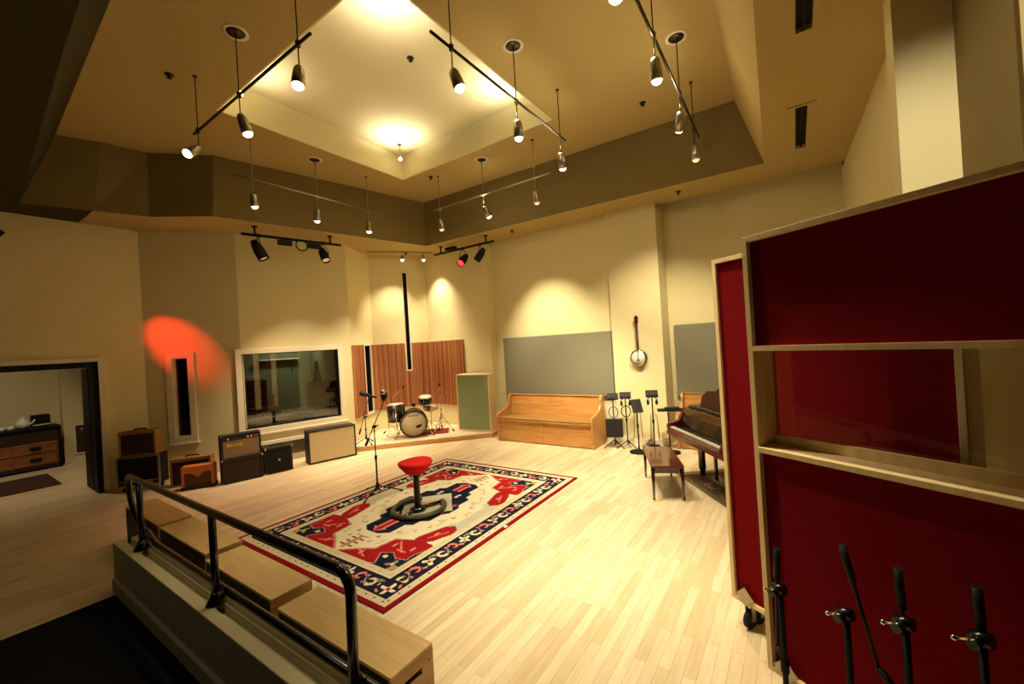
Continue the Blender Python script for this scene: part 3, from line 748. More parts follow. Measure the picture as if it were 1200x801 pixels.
mb = MB().fr((0, .40, .975), 0, R(-14)); mb.prism([(.20, 0), (W-.20, 0), (W-.20, .14), (W-.30, .22), (.68, .26), (.30, .22), (.20, .14)], 0, .018, 'Y'); mb.build('music_desk', 'mahog', t_)
mb = MB(); mb.box(0.012, W-.012, .33, .56, .972, .99); mb.build('front_lid_section', 'mahogdark', t_, bevel=.004)
for o in [c_ for c_ in t_.children if c_.name.startswith('music_desk')]: o.location.z = .018
lid = [(0, .57), (0, 1.10), (.04, 1.28), (.14, 1.42), (.30, 1.50), (.46, 1.47), (.58, 1.38), (.68, 1.22), (.80, 1.06), (.98, .94), (1.18, .88), (1.30, .80), (W, .68), (W, .57)]
mb = MB(); mb.m = Matrix.Translation((0, 0, .985)) @ Matrix.Rotation(R(-32), 4, 'Y'); mb.prism(lid, 0, .02, 'Z'); mb.build('lid', 'mahogdark', t_)
mb = MB(); mb.cyl((1.22, .80, .96), (1.06, .78, 1.63), .012); mb.build('lid_prop', 'mahogdark', t_)
for (x, y) in ((.12, .42), (W-.12, .42), (.42, 1.32)):
    mb = MB(); mb.lathe([(0, .03), (.035, .03), (.035, .10), (.05, .14), (.045, .3), (.065, .56), (.07, .639), (0, .639)], (x, y, 0), 12); L_ = mb.build('leg', 'mahogdark', t_)
    mb = MB(); mb.lathe([(0, -.014), (.022, -.014), (.026, 0), (.022, .014), (0, .014)], (x, y, .033), 14, ax=(1, 0, 0)); mb.build('caster', 'gold', L_)
mb = MB(); mb.box(.54, .57, .35, .39, .12, .61); mb.box(.79, .82, .35, .39, .12, .61); mb.box(.50, .86, .31, .43, .07, .14); mb.cyl((.68, .42, .14), (.68, .60, .60), .01); mb.build('pedal_lyre', 'mahogdark', t_, bevel=.005)
for x in (.60, .68, .76):
    mb = MB(); mb.box(x-.013, x+.013, .20, .32, .075, .085); mb.ball((x, .205, .08), .018, sc=(1, 1.2, .4)); mb.build('pedal', 'chrome', t_)
o = MB().box(-.1, 1.75, -.02, 1.35, 0.001, .006).build('piano_mat', 'greyrug', loc=(6.10, 1.45, 0), rz=pr_)
tag(o, 'flat grey-brown mat on the floor under the piano', 'mat')
# bench
bl = math.atan2(.338, .80)
t_ = thing('piano_bench', (5.484, 1.518, 0), bl, 'glossy mahogany piano bench on four slim legs in front of the keyboard', 'bench')
mb = MB(); mb.box(-.46, .46, -.19, .19, .405, .432); mb.build('seat', 'mahog', t_, bevel=.006)
mb = MB(); mb.box(-.42, .42, -.155, -.135, .335, .4045); mb.box(-.42, .42, .135, .155, .335, .4045); mb.box(-.42, -.40, -.135, .135, .335, .4045); mb.box(.40, .42, -.135, .135, .335, .4045); mb.build('apron', 'mahogdark', t_)
for sx in (-1, 1):
    for sy in (-1, 1):
        mb = MB(); mb.cyl((sx*.425, sy*.165, .404), (sx*.43, sy*.17, .03), .024, .014, 8); L_ = mb.build('leg', 'mahogdark', t_)
        mb = MB(); mb.cyl((sx*.43, sy*.17, .0295), (sx*.43, sy*.17, .001), .016, .014, 10); mb.build('foot_cap', 'chrome', L_)

# ------------------------------------------------------------------ stool
t_ = thing('stool', (3.50, 3.96, .013), 0, 'red felt-topped stool on a black ribbed pedestal in the middle of the rug', 'stool')
mb = MB(); mb.lathe([(0, .47), (.115, .47), (.125, .478), (.20, .565), (.212, .60), (.20, .612), (.15, .606), (0, .600)], n=40)
for v in mb.bm.verts: v.co.z += .05*(v.co.x*.55-v.co.y*.0)*0+ (.007*math.cos(2*math.atan2(v.co.y, v.co.x)) if v.co.z > .55 else 0)*(v.co.xy.length/.21)**2
mb.build('seat', 'redseat', t_)
mb = MB(); mb.cyl((0, 0, .44), (0, 0, .469), .035); mb.build('seat_bracket', 'steel', t_)
mb = MB(); pf = [(0, .06)]
for i in range(14): z = .06+.38*i/14; pf += [(.034, z), (.043, z+.009), (.034, z+.02)]
pf += [(.03, .439), (0, .439)]; mb.lathe(pf, n=24); mb.build('pedestal', 'blackgloss', t_)
mb = MB()
pts = [(.31*math.cos(R(a))+.02, .31*math.sin(R(a)), .035) for a in range(40, 341, 10)]
mb.tube(pts, .034, 10)
for v in mb.bm.verts: v.co.z = .002+(v.co.z-.001)*.85
mb.build('base_ring', mat('base_enamel', (64, 62, 52), .3), t_)
mb = MB(); mb.lathe([(0, .005), (.10, .005), (.10, .03), (.05, .06), (0, .06)], n=20)
for a in (40, 190, 340): 
    c_, s_ = math.cos(R(a)), math.sin(R(a)); mb.tube([(0, 0, .03), (.30*c_, .30*s_, .03)], .02, 8)
mb.build('base_hub', 'blackgloss', t_)

# ------------------------------------------------------------------ microphone stands
def tripod_mb(mb, z=.02, r=.30, hub=.14, n=3, a0=0, tr=.008):
    for i in range(n):
        a = a0+2*PI*i/n; mb.tube([(0.012*math.cos(a), .012*math.sin(a), hub), (r*math.cos(a), r*math.sin(a), z)], tr, 8)
def mic_stand(loc, label, hp, boom0, boom1, a0=0, r=.30, group=None, base='tripod'):
    t_ = thing('microphone_stand', loc, 0, label, 'microphone stand', group)
    mb = MB(); mb.cyl((0, 0, .11), (0, 0, hp*.55), .012); mb.cyl((0, 0, hp*.55), (0, 0, hp), .008); mb.cyl((0, 0, hp*.52), (0, 0, hp*.58), .018); mb.build('shaft', 'black', t_)
    if base == 'tripod':
        for i in range(3):
            a = a0+2*PI*i/3; c_, s_ = math.cos(a), math.sin(a)
            mb = MB(); mb.tube([(.014*c_, .014*s_, .13), (r*c_, r*s_, .022)], .008, 8); L_ = mb.build('leg', 'black', t_)
            mb = MB(); mb.tube([((r-.03)*c_, (r-.03)*s_, .030), ((r+.015)*c_, (r+.015)*s_, .014)], .013, 8); mb.build('rubber_foot', 'rubber', L_)
        mb = MB(); mb.cyl((0, 0, .10), (0, 0, .17), .022); mb.build('leg_collar', 'black', t_)
    else:
        mb = MB(); mb.lathe([(0, .001), (.13, .001), (.13, .015), (.10, .025), (.02, .035), (.02, .11), (0, .11)], n=28); mb.build('base_plate', 'black', t_)
    if boom0:
        mb = MB(); mb.tube([boom0, boom1], .0065, 8); b = mb.build('boom', 'black', t_)
        d = (Vector(boom1)-Vector(boom0)).normalized()
        mb = MB(); mb.tube([Vector(boom0)-d*.0, Vector(boom0)+d*.11], .017, 10); mb.build('counterweight', 'black', b)
        mb = MB(); mb.cyl((-.02, 0, hp), (.03, 0, hp), .02); mb.tube([(.03, 0, hp), (.07, 0, hp+.01)], .008, 6); mb.build('clutch', 'black', t_)
    return t_
# centre stand: boom rises to the right towards the chrome microphone
th = R(53.5-90)
rx, ry = math.cos(th), math.sin(th)          # unit vector pointing to the right as seen in the photo
s1_ = (3.63, 4.90, .013)
b0 = (-rx*.125, -ry*.125, .70); b1 = (rx*.15, ry*.15, 1.29)
mic_stand(s1_, 'black boom microphone stand on the far edge of the rug holding a chrome microphone', .95, b0, b1, a0=R(200), r=.32)
t_ = thing('vintage_microphone', (s1_[0]+b1[0], s1_[1]+b1[1], s1_[2]+b1[2]+.01), R(40), 'chrome vintage pill-shaped microphone on the boom stand by the rug', 'microphone')
mb = MB(); mb.ball((0, 0, .07), .062, sc=(.9, .6, 1.4)); mb.build('body', 'black', t_)
mb = MB(); mb.m = Matrix.Translation((0, 0, .112)); mb.ball((0, 0, 0), .058, sc=(.98, .72, .85)); mb.build('cap', 'chrome', t_)
mb = MB()
for i in range(5): mb.box(-.03+i*.0145, -.027+i*.0145, -.044, -.030, .03, .11)
mb.build('grille', 'chrome', t_)
mb = MB(); mb.cyl((0, 0, -.012), (0, 0, .02), .013); mb.build('swivel', 'chrome', t_)
# second stand on the platform
s2_ = (5.33, 7.47, .1)
mic_stand(s2_, 'black boom microphone stand on the drum platform behind the chrome microphone', .56, (-rx*.13, -ry*.13, .22), (rx*.10, ry*.10, .99), a0=R(20), r=.22)
t_ = thing('microphone', (s2_[0]+rx*.10, s2_[1]+ry*.10, s2_[2]+1.0), 0, 'black tapered microphone tilted on the stand left of the chrome one', 'microphone')
q = Vector((-rx*.9, -ry*.9, .35)).normalized()
mb = MB(); mb.lathe([(0, -.16), (.018, -.155), (.026, -.02), (.034, .02), (.05, .08), (.05, .15), (.036, .19), (0, .20)], n=20, ax=q); mb.build('body', 'black', t_)
mb = MB(); mb.lathe([(.049, .07), (.054, .07), (.054, .085), (.049, .085)], n=20, ax=q); mb.build('ring', 'darksteel', t_)

# folded stands hanging in front of the windowed gobo
gx, gy = -.5, -.866
def fold_stand(x, y, zc, ztop, arm, label, lean=0):
    """stand with upright below clamp zc, boom through the clamp along arm=(dx up top, dx bottom, zbottom) measured along the gobo"""
    t_ = thing('microphone_stand', (x, y, 0), 0, label, 'microphone stand', 'folded stands leaning by the red screen')
    mb = MB(); mb.cyl((0, 0, .05), (0, 0, zc), .013); mb.cyl((0, 0, .30), (0, 0, .36), .019); mb.build('shaft', 'black', t_)
    mb = MB(); u0 = Vector((gx*arm[0], gy*arm[0], ztop)); u1 = Vector((gx*arm[1], gy*arm[1], arm[2])); mb.tube([u0, u1], .0075, 8)
    d = (u1-u0).normalized(); mb.tube([u0, u0+d*.15], .0145, 10); b = mb.build('boom', 'black', t_)
    mb = MB(); mb.tube([u1-d*.03, u1+d*.01+Vector((gx*.04, gy*.04, -.01))], .015, 8); mb.build('clip_end', 'rubber', b)
    mb = MB(); o_ = Vector((-.01, .006, zc)); mb.cyl(o_-Vector((gx*.025, gy*.025, 0)), o_+Vector((gx*.03, gy*.03, .01)), .024); mb.cyl(o_, o_+Vector((-.05, .03, .0)), .017); mb.build('clutch', 'blackgloss', t_)
    mb = MB(); mb.tube([o_, o_+Vector((-gx*.06, -gy*.06, -.03))], .006, 6); mb.ball(o_+Vector((-gx*.065, -gy*.065, -.032)), .011); mb.build('lever', 'chrome', t_)
    mb = MB(); mb.lathe([(0, .001), (.11, .001), (.11, .016), (.08, .028), (.02, .036), (.02, .07), (0, .07)], n=24); mb.build('base_plate', 'black', t_)
    for a in ():
        pass
fold_stand(2.398, .130, .71, .907, (-.004, -.034, .38), 'folded black microphone stand closest to the left edge of the windowed red screen')
fold_stand(2.253, -.116, .75, 1.047, (.0, .111, .556), 'black stand with its boom slanting down to the right across the red screen')
fold_stand(2.138, -.289, .835, 1.037, (-.012, .006, .51), 'upright black stand with a grip on top, third from the left by the red screen')
fold_stand(2.032, -.467, .902, 1.075, (-.004, .01, .56), 'black microphone stand in the deep shadow at the far right of the red screen')

# ------------------------------------------------------------------ headphone-mixer stands by the column
def cue(loc, rz, h, label, base='tripod', head='mixer', loop=None, box=False, phones=None):
    t_ = thing('cue_mixer_stand', loc, rz, label, 'mixer stand', 'stands in a row before the column')
    mb = MB(); mb.cyl((0, 0, .05), (0, 0, h-.06), .011); mb.cyl((0, 0, h*.5), (0, 0, h*.56), .018); mb.build('shaft', 'black', t_)
    if base == 'tripod':
        for i in range(3):
            a = R(80)+2*PI*i/3; c_, s_ = math.cos(a), math.sin(a); mb = MB(); mb.tube([(.01*c_, .01*s_, .14), (.21*c_, .21*s_, .014)], .009, 8); mb.build('leg', 'black', t_)
    else:
        mb = MB(); mb.lathe([(0, .001), (.16, .001), (.16, .02), (.12, .03), (.02, .04), (.02, .09), (0, .09)], n=28); mb.build('base_plate', 'black', t_)
    if head == 'mixer':
        mb = MB().fr((0, 0, h-.02), 0, R(35)); mb.box(-.10, .10, -.07, .07, -.02, .02); mb.build('mixer_box', 'tolex', t_, bevel=.005)
        for i in range(4): MB().fr((0, 0, h-.02), 0, R(35)).cyl((-.07+i*.047, -.02, .02), (-.07+i*.047, -.02, .036), .010, n=10).build('knob', 'steel', t_)
        if phones:
            hp_ = thing('headphones', loc, rz, 'black headphones hanging on '+phones, 'headphones', 'headphones on the mixer stands')
            r = .08; c = (0, -.035, h-.14)
            MB().tube([(c[0]+r*math.cos(R(a)), c[1], c[2]+r*math.sin(R(a))) for a in range(0, 181, 15)], .008, 8).build('headband', 'black', hp_)
            for s in (-1, 1): MB().lathe([(0, -.02), (.035, -.02), (.042, 0), (.035, .02), (0, .02)], (c[0]+s*(r-.01), c[1], c[2]-.02), 16, ax=(1, 0, 0)).build('ear_cup', 'black', hp_)
    elif head == 'tablet':
        mb = MB().fr((0, 0, h-.07), R(20), R(60)); mb.box(-.09, .09, -.12, .12, -.015, .015); mb.build('mixer_box', 'tolex', t_, bevel=.005)
        mb = MB().fr((0, 0, h-.07), R(20), R(60)); mb.cyl((0.02, .03, .015), (0.02, .03, .03), .02); mb.build('knob', 'chrome', t_)
    else:
        mb = MB(); mb.box(-.17, .25, -.08, .08, h-.03, h); mb.build('tray', 'black', t_, bevel=.004)
        mb = MB(); mb.box(-.05, .18, -.05, .05, h+.0005, h+.03); mb.build('mixer_box', 'tolex', t_, bevel=.004)
    if loop:
        mb = MB(); pts = [(.08*math.cos(R(a)), -.03, h-.30+.10*math.sin(R(a))) for a in range(0, 360, 20)]
        mb.tube(pts, .009, 8, closed=True); mb.build('cable_coil', loop, t_)
    if box:
        mb = MB(); mb.box(-.15, .15, -.06, .06, .20, .52); mb.build('hanging_box', 'tolex', t_, bevel=.006)
    return t_
f_ = R(20-90)
cue((7.20, 2.80, 0), f_, .95, 'black stand with a square box low on its pole, nearest the pew', loop='blue', box=True)
cue((7.24, 2.58, 0), f_, .97, 'black tripod stand with headphones and a looped black cable, second from the pew', loop='black', phones='the second stand from the pew')
cue((7.05, 2.32, 0), f_, .87, 'black round-based stand with a tilted controller on top, middle of the row', base='round', head='tablet')
cue((7.08, 2.06, 0), f_, 1.03, 'tallest black stand with headphones, right before the piano bench', base='round', phones='the tallest stand by the piano bench')
cue((7.20, 1.84, 0), f_, .74, 'low black stand with a flat tray, touching the piano end', base='round', head='tray')
o = MB()
for i in range(5):
    o.tube([((.11-.008*i)*math.cos(R(a)), (.11-.008*i)*math.sin(R(a)), .052+.018*i+.004*math.sin(R(a*3+i*50))) for a in range(0, 360, 20)], .012, 8, closed=True)
tag(o.build('coiled_cable', 'rubber', loc=(7.08, 2.06, 0)), 'black coiled cable lying round the foot of the tallest stand', 'cable')
for i, (y_, hh, lab) in enumerate(((2.42, .62, 'pale cable loop hanging down the column, left one'), (2.12, .55, 'pale cable loop hanging down the column, right one'))):
    o = MB(); o.tube([(0, 0, .12), (0, .02, hh), (0, .07, hh+.06), (0, .13, hh), (0, .15, .12)], .007, 6)
    tag(o.build('hanging_cable', 'cable', loc=(7.59, y_, 0)), lab, 'cable')

# ------------------------------------------------------------------ drum kit
fz = .1
t_ = thing('bass_drum', (6.12, 6.89, fz+.009), R(48-90), 'bass drum with a pale front head and small dark port, on the platform', 'drum')
r = .285; cz = .30
mb = MB(); mb.lathe([(r, 0), (r+.004, .0), (r+.004, .36), (r, .36)], (0, .0, cz), 40, ax=(0, 1, 0)); mb.lathe([(0, .3), (r, .3), (r, .36), (0, .36)], (0, .0, cz), 40, ax=(0, 1, 0)); mb.build('shell', 'drumwrap', t_)
mb = MB(); mb.lathe([(r-.012, -.02), (r+.016, -.02), (r+.016, .02), (r-.012, .02)], (0, 0, cz), 40, ax=(0, 1, 0)); mb.build('hoop', 'drumwrap', t_)
mb = MB(); mb.lathe([(0, -.006), (r-.013, -.006), (r-.013, .0), (0, .0)], (0, 0, cz), 40, ax=(0, 1, 0)); hd = mb.build('front_head', 'drumhead', t_)
mb = MB(); mb.prism([(.10+.065*math.cos(R(a)), cz-.055+(.045 if math.sin(R(a)) < 0 else .02)*math.sin(R(a))+.25*.065*math.cos(R(a))) for a in range(0, 360, 20)], -.010, -.0065, 'Y'); mb.build('port_hole', 'black', t_)
text('Ludwig', .075, 'head_logo', 'iron', t_, (0, -.0095, cz+.185), (R(90), 0, 0), .001)
for i in range(8):
    a = R(22+45*i); x, z = (r+.012)*math.cos(a), cz+(r+.012)*math.sin(a); MB().cyl((x, -.02, z), (x, .12, z), .006, n=8).ball((x, -.022, z), .010).build('tension_rod', 'chrome', t_)
for s in (-1, 1):
    mb = MB(); mb.tube([(s*r*.9, .06, cz-.06), (s*(r+.12), -.03, .02)], .008, 8); L_ = mb.build('spur', 'chrome', t_)
    mb = MB(); mb.ball((s*(r+.12), -.03, .018), .018); mb.build('rubber_foot', 'rubber', L_)
def drum(name, loc, r, z0, z1, label, tilt=0, legs=0, m='drumwrap'):
    t_ = thing(name, loc, R(-42), label, 'drum'); ax = (math.sin(tilt)*.0, -math.sin(tilt), math.cos(tilt)); c0 = (0, 0, z0); h = z1-z0
    mb = MB(); mb.lathe([(r-.004, .01), (r, .01), (r, h-.01), (r-.004, h-.01)], c0, 32, ax=ax); mb.lathe([(0, .012), (r-.005, .012), (r-.005, .016), (0, .016)], c0, 32, ax=ax); mb.build('shell', m, t_)
    for zz in (0, h-.022): MB().lathe([(r-.003, zz), (r+.010, zz), (r+.010, zz+.022), (r-.003, zz+.022)], c0, 32, ax=ax).build('hoop', 'chrome', t_)
    mb = MB(); mb.lathe([(0, h-.008), (r-.006, h-.008), (r-.006, h-.004), (0, h-.004)], c0, 32, ax=ax); mb.build('head', 'drumhead', t_)
    Q = Vector(ax).to_track_quat('Z', 'Y')
    for i in range(6):
        a = R(60*i+15); p = Vector(((r+.010)*math.cos(a), (r+.010)*math.sin(a), 0)); A_ = Q @ (p+Vector((0, 0, h*.25)))+Vector(c0); B_ = Q @ (p+Vector((0, 0, h-.002)))+Vector(c0); MB().cyl(A_, B_, .006, n=6).build('lug', 'chrome', t_)
    for i in range(legs):
        a = R(-90+120*i); x, y = (r+.018)*math.cos(a), (r+.018)*math.sin(a)
        mb = MB(); mb.tube([(x, y, z1-.12), (x, y, .06), (x*1.25, y*1.25, .014)], .007, 8); L_ = mb.build('leg', 'chrome', t_)
        mb = MB(); mb.ball((x*1.25, y*1.25, .016), .015); mb.build('rubber_foot', 'rubber', L_)
    return t_
drum('floor_tom', (6.05, 7.36, fz), .185, .33, .735, 'black floor tom on three legs, left of the bass drum', legs=3)
t_ = drum('rack_tom', (6.70, 7.11, fz), .15, .645, .82, 'small black tom mounted above and right of the bass drum', tilt=R(12))
mb = MB(); mb.cyl((-.05, -.02, .50), (-.02, 0, .66), .010); mb.cyl((-.05, -.02, .44), (-.22, -.12, .56), .010); mb.build('tom_mount', 'chrome', t_)
t_ = drum('snare_drum', (6.84, 7.10, fz), .165, .49, .57, 'shallow chrome snare drum below the small tom', tilt=R(8), m='chrome')
mb = MB(); mb.cyl((0, 0, .10), (0, 0, .485), .010)
for i in range(3):
    a = R(120*i+30); mb.tube([(0, 0, .18), (.18*math.cos(a), .18*math.sin(a), .015)], .007, 6); mb.tube([(0, 0, .40), (.13*math.cos(a), .13*math.sin(a), .487)], .007, 6)
mb.build('snare_stand', 'chrome', t_)
def cym_stand(loc, h, label, boom=None, r=.28, a0=0):
    t_ = thing('cymbal_stand', loc, 0, label, 'stand')
    mb = MB(); mb.cyl((0, 0, .06), (0, 0, h*.6), .014); mb.cyl((0, 0, h*.6), (0, 0, h), .010); mb.cyl((0, 0, h*.58), (0, 0, h*.63), .022); mb.cyl((0, 0, .34), (0, 0, .42), .022); mb.build('shaft', 'chrome', t_)
    for i in range(3):
        a = a0+2*PI*i/3; c_, s_ = math.cos(a), math.sin(a)
        mb = MB(); mb.tube([(.02*c_, .02*s_, .38), (r*c_, r*s_, .03)], .009, 8); mb.tube([(.01*c_, .01*s_, .12), (r*.5*c_, r*.5*s_, .21)], .006, 6); L_ = mb.build('leg', 'chrome', t_)
        mb = MB(); mb.tube([((r-.02)*c_, (r-.02)*s_, .055), ((r+.02)*c_, (r+.02)*s_, .016)], .016, 8); mb.build('rubber_foot', 'rubber', L_)
    if boom:
        mb = MB(); mb.tube([(0, 0, h), boom[0], boom[1]] if len(boom) > 1 else [(0, 0, h), boom[0]], .008, 8); mb.build('boom', 'chrome', t_)
        e_ = boom[-1]; mb = MB(); mb.lathe([(0, 0), (.02, .0), (.024, .03), (.02, .055), (0, .06)], e_, 12); mb.build('wing_nut', 'black', t_)
    return t_
cym_stand((6.76, 6.69, fz), .83, 'chrome cymbal stand on wide double-braced legs right of the drums', boom=[(.02, -.02, .86), (.01, .02, 1.05)], r=.26, a0=R(-60))
cym_stand((6.30, 7.74, fz), .84, 'chrome boom stand behind the floor tom with its arm angled up', boom=[(rx*.04, ry*.04, .88), (rx*.24, ry*.24, 1.02)], r=.24, a0=R(10))
t_ = thing('drum_microphone', (6.56, 7.34, fz), 0, 'small black microphone on a short stand above the bass drum', 'microphone')
mb = MB(); mb.lathe([(0, 0), (.035, 0), (.045, .04), (.045, .08), (.03, .10), (0, .10)], (0, 0, .62), 16, ax=(-.7, -.5, .3)); mb.build('body', 'black', t_)
mb = MB(); mb.cyl((.0, .0, .0255), (0, 0, .61), .007, n=8); mb.lathe([(0, .001), (.09, .001), (.09, .018), (0, .026)], n=20); mb.build('stand', 'darksteel', t_)
tag(MB().prism([(-.30, -.12), (.55, -.16), (.62, .40), (-.2, .55)], .001, .008).build('drum_mat', 'redrug', loc=(6.45, 6.98, fz), rz=R(-42)), 'thin red rug under the drums on the platform', 'rug')

# ------------------------------------------------------------------ amplifiers along the window wall
def corners(mb, w, d, h, z0=0, c=.028):
    for sx in (0, 1):
        for sz in (0, 1):
            for y in (0,):
                x0 = -.003 if sx == 0 else w-c; zz = z0-.003 if sz == 0 else z0+h-c
                mb.box(x0, x0+c+.003, -.004, c, zz, zz+c+.003)
def amp(name, loc, rz, label, cat='amplifier', group=None): return thing(name, loc, rz, label, cat, group)
# cream-fronted cabinet
t_ = amp('speaker_cabinet', (4.09, 7.46, 0), R(-16), 'wide speaker cabinet with a cream front and black edges under the control window', 'speaker cabinet')
w, d, h = .86, .28, .61
mb = MB(); mb.box(0, w, 0, .03, 0, .03); mb.box(0, w, 0, .03, h-.025, h); mb.box(0, .025, 0, .03, .03, h-.025); mb.box(w-.025, w, 0, .03, .03, h-.025); mb.box(0, w, .03, d, 0, h); mb.build('cabinet', 'tolex', t_)
mb = MB(); mb.box(.026, w-.026, .006, .029, .031, h-.026); mb.build('grille_cloth', 'creamgrille', t_)
# large combo
t_ = amp('combo_amplifier', (2.80, 7.72, 0), R(-13), 'tall black combo amplifier with gold script on a silver-brown grille')
w, d, h = .57, .27, .78
mb = MB(); mb.prism([(0, 0), (d, 0), (d, h-.02), (d-.03, h), (.09, h), (.05, h-.02), (.035, h-.11), (.03, .42), (.0, .38)], 0, .03, 'X'); mb.prism([(0, 0), (d, 0), (d, h-.02), (d-.03, h), (.09, h), (.05, h-.02), (.035, h-.11), (.03, .42), (.0, .38)], w-.03, w, 'X')
mb.box(.03, w-.03, .06, d, 0.0, h-.03); mb.box(.03, w-.03, .0, .06, 0, .03); mb.box(.03, w-.03, .005, .06, .355, .41); mb.box(.03, w-.03, .05, d-.02, h-.03, h-.002); mb.build('cabinet', 'tolex', t_, bevel=.004)
mb = MB(); mb.box(.031, w-.031, .012, .059, .031, .354); mb.build('lower_grille', 'darkbrown', t_)
mb = MB(); mb.box(.031, w-.031, .035, .059, .411, h-.095); mb.build('upper_grille', 'greygrille', t_)
mb = MB(); mb.box(.031, w-.031, .040, .059, h-.094, h-.03); mb.build('control_panel', 'blackgloss', t_)
for i, x in enumerate((.10, .15, .19, .23, .27, .31, .38)):
    mb = MB(); rr = .014 if i in (0, 6) else .008; mb.cyl((x, .0395, h-.062), (x, .025, h-.062), rr, n=12); mb.build('knob', 'white' if i in (0, 6) else 'darksteel', t_)
mb = MB(); mb.cyl((.43, .0395, h-.062), (.43, .028, h-.062), .014, n=12); mb.build('pilot_light', 'redplastic', t_)
text('Barton', .085, 'script_logo', 'gold', t_, (.185, .033, .615), (R(90), 0, 0), .002, shear=.25, bold=.002)
MB().box(.465, .53, .0375, .0395, h-.072, h-.050).build('model_plate', 'steel', t_)
for x in (.0, w):
    for z in (.385, .016): MB().ball((x, -.002, z), .016).build('corner_protector', 'chrome', t_)
# small black cabinet
t_ = amp('practice_amplifier', (3.40, 7.60, 0), R(-12), 'small black cube amplifier with metal corners right of the gold-script one')
w, d, h = .43, .26, .45
mb = MB(); mb.box(0, w, 0, d, 0, h); mb.build('cabinet', 'tolex', t_, bevel=.008)
mb = MB(); mb.box(.03, w-.03, -.006, -.0005, .03, h-.035); mb.build('grille_cloth', 'black', t_)
mb = MB(); mb.lathe([(0, 0), (.016, 0), (.016, .003), (0, .003)], (w/2, -.0065, h*.5), 16, ax=(0, -1, 0)); mb.build('badge', 'gold', t_)
for x in (0.006, w-.006):
    for z in (.012, h-.012): MB().ball((x, 0.004, z), .021).build('corner_protector', 'chrome', t_)
mb = MB(); mb.tube([(w/2-.09, d/2, h), (w/2-.07, d/2, h+.022), (w/2+.07, d/2, h+.022), (w/2+.09, d/2, h)], .009, 8); mb.build('handle', 'rubber', t_)
# orange amp with scalloped grille
t_ = amp('vintage_amplifier', (2.36, 8.07, 0), R(-32), 'small orange-tan vintage amplifier with a scalloped brown grille')
w, d, h = .43, .19, .36
mb = MB(); mb.prism([(0, .05), (w, .05), (w, h), (0, h)], .02, d, 'Y'); sc = [(0, .05), (.035, .05), (.035, .235), (.05, .262), (.09, .268), (.14, .25), (.18, .215), (w/2, .19)]
sc2 = [(w-x, z) for x, z in sc[::-1]][1:]
mb.prism(sc+sc2+[(w, h), (0, h)], .0, .02, 'Y'); mb.build('cabinet', 'orangefab', t_)
mb = MB(); mb.box(.036, w-.036, .008, .0195, .052, .27); mb.build('grille_cloth', 'brown', t_)
mb = MB(); mb.box(-.01, w+.01, -.015, d, .001, .049); mb.build('plinth', 'darkbrown', t_)
# tweed amp behind
t_ = amp('tweed_amplifier', (2.33, 8.46, 0), R(-34), 'tan tweed amplifier with a dark grille standing behind the orange one')
w, d, h = .56, .22, .45
mb = MB(); mb.box(0, w, .02, d, 0, h); mb.box(0, .03, 0, .02, 0, h); mb.box(w-.03, w, 0, .02, 0, h); mb.box(.03, w-.03, 0, .02, 0, .03); mb.box(.03, w-.03, 0, .02, h-.05, h); mb.build('cabinet', 'tweed', t_, bevel=.003)
mb = MB(); mb.box(.031, w-.031, .006, .0195, .031, h-.051); mb.build('grille_cloth', 'darkbrown', t_)
mb = MB(); mb.tube([(w/2-.09, d/2, h), (w/2-.07, d/2, h+.025), (w/2+.07, d/2, h+.025), (w/2+.09, d/2, h)], .011, 8); mb.build('handle', 'rubber', t_)
# flight case with amp inside
t_ = thing('flight_case', (1.80, 8.98, 0), R(-41), 'open black flight case with silver edges on casters beside the doorway', 'flight case')
w, d, h = .58, .26, .56
mb = MB(); mb.box(0, w, .03, d, .09, h); mb.build('body', 'black', t_)
mb = MB(); e = .022
mb.box(0, w, 0, .029, h-e, h); mb.box(0, w, 0, .029, .09, .09+e); mb.box(0, e, 0, .029, .09+e, h-e); mb.box(w-e, w, 0, .029, .09+e, h-e); mb.box(e, w-e, 0.002, .028, .155, .155+e*.8); mb.build('edge_trim', 'steel', t_)
for x in (.12, w-.16):
    mb = MB(); mb.box(x, x+.07, -.008, -.0005, .105, .175); mb.cyl((x+.035, -.009, .14), (x+.035, -.018, .14), .018, n=12); mb.build('butterfly_latch', 'steel', t_)
for x in (.07, w-.07):
    for y in (.05, d-.05):
        mb = MB(); mb.cyl((x, y, .06), (x, y, .089), .02, n=10); mb.build('caster_fork', 'steel', t_)
        mb = MB(); mb.lathe([(0, -.014), (.03, -.014), (.036, 0), (.03, .014), (0, .014)], (x, y, .037), 16, ax=(1, 0, 0)); mb.build('caster_wheel', 'rubber', t_)
t_ = amp('tweed_amplifier', (1.845, 8.985, .561), R(-41), 'tan tweed amplifier sitting on top of the flight case by the doorway')
w, d, h = .50, .21, .40
mb = MB(); mb.box(0, w, .02, d, 0, h); mb.box(0, .03, 0, .02, 0, h); mb.box(w-.03, w, 0, .02, 0, h); mb.box(.03, w-.03, 0, .02, 0, .03); mb.box(.03, w-.03, 0, .02, h-.045, h); mb.build('cabinet', 'tweed', t_, bevel=.003)
mb = MB(); mb.box(.031, w-.031, .006, .0195, .031, h-.046); mb.build('grille_cloth', 'darkbrown', t_)
mb = MB(); mb.tube([(w/2-.09, d/2, h), (w/2-.07, d/2, h+.025), (w/2+.07, d/2, h+.025), (w/2+.09, d/2, h)], .011, 8); mb.build('handle', 'rubber', t_)
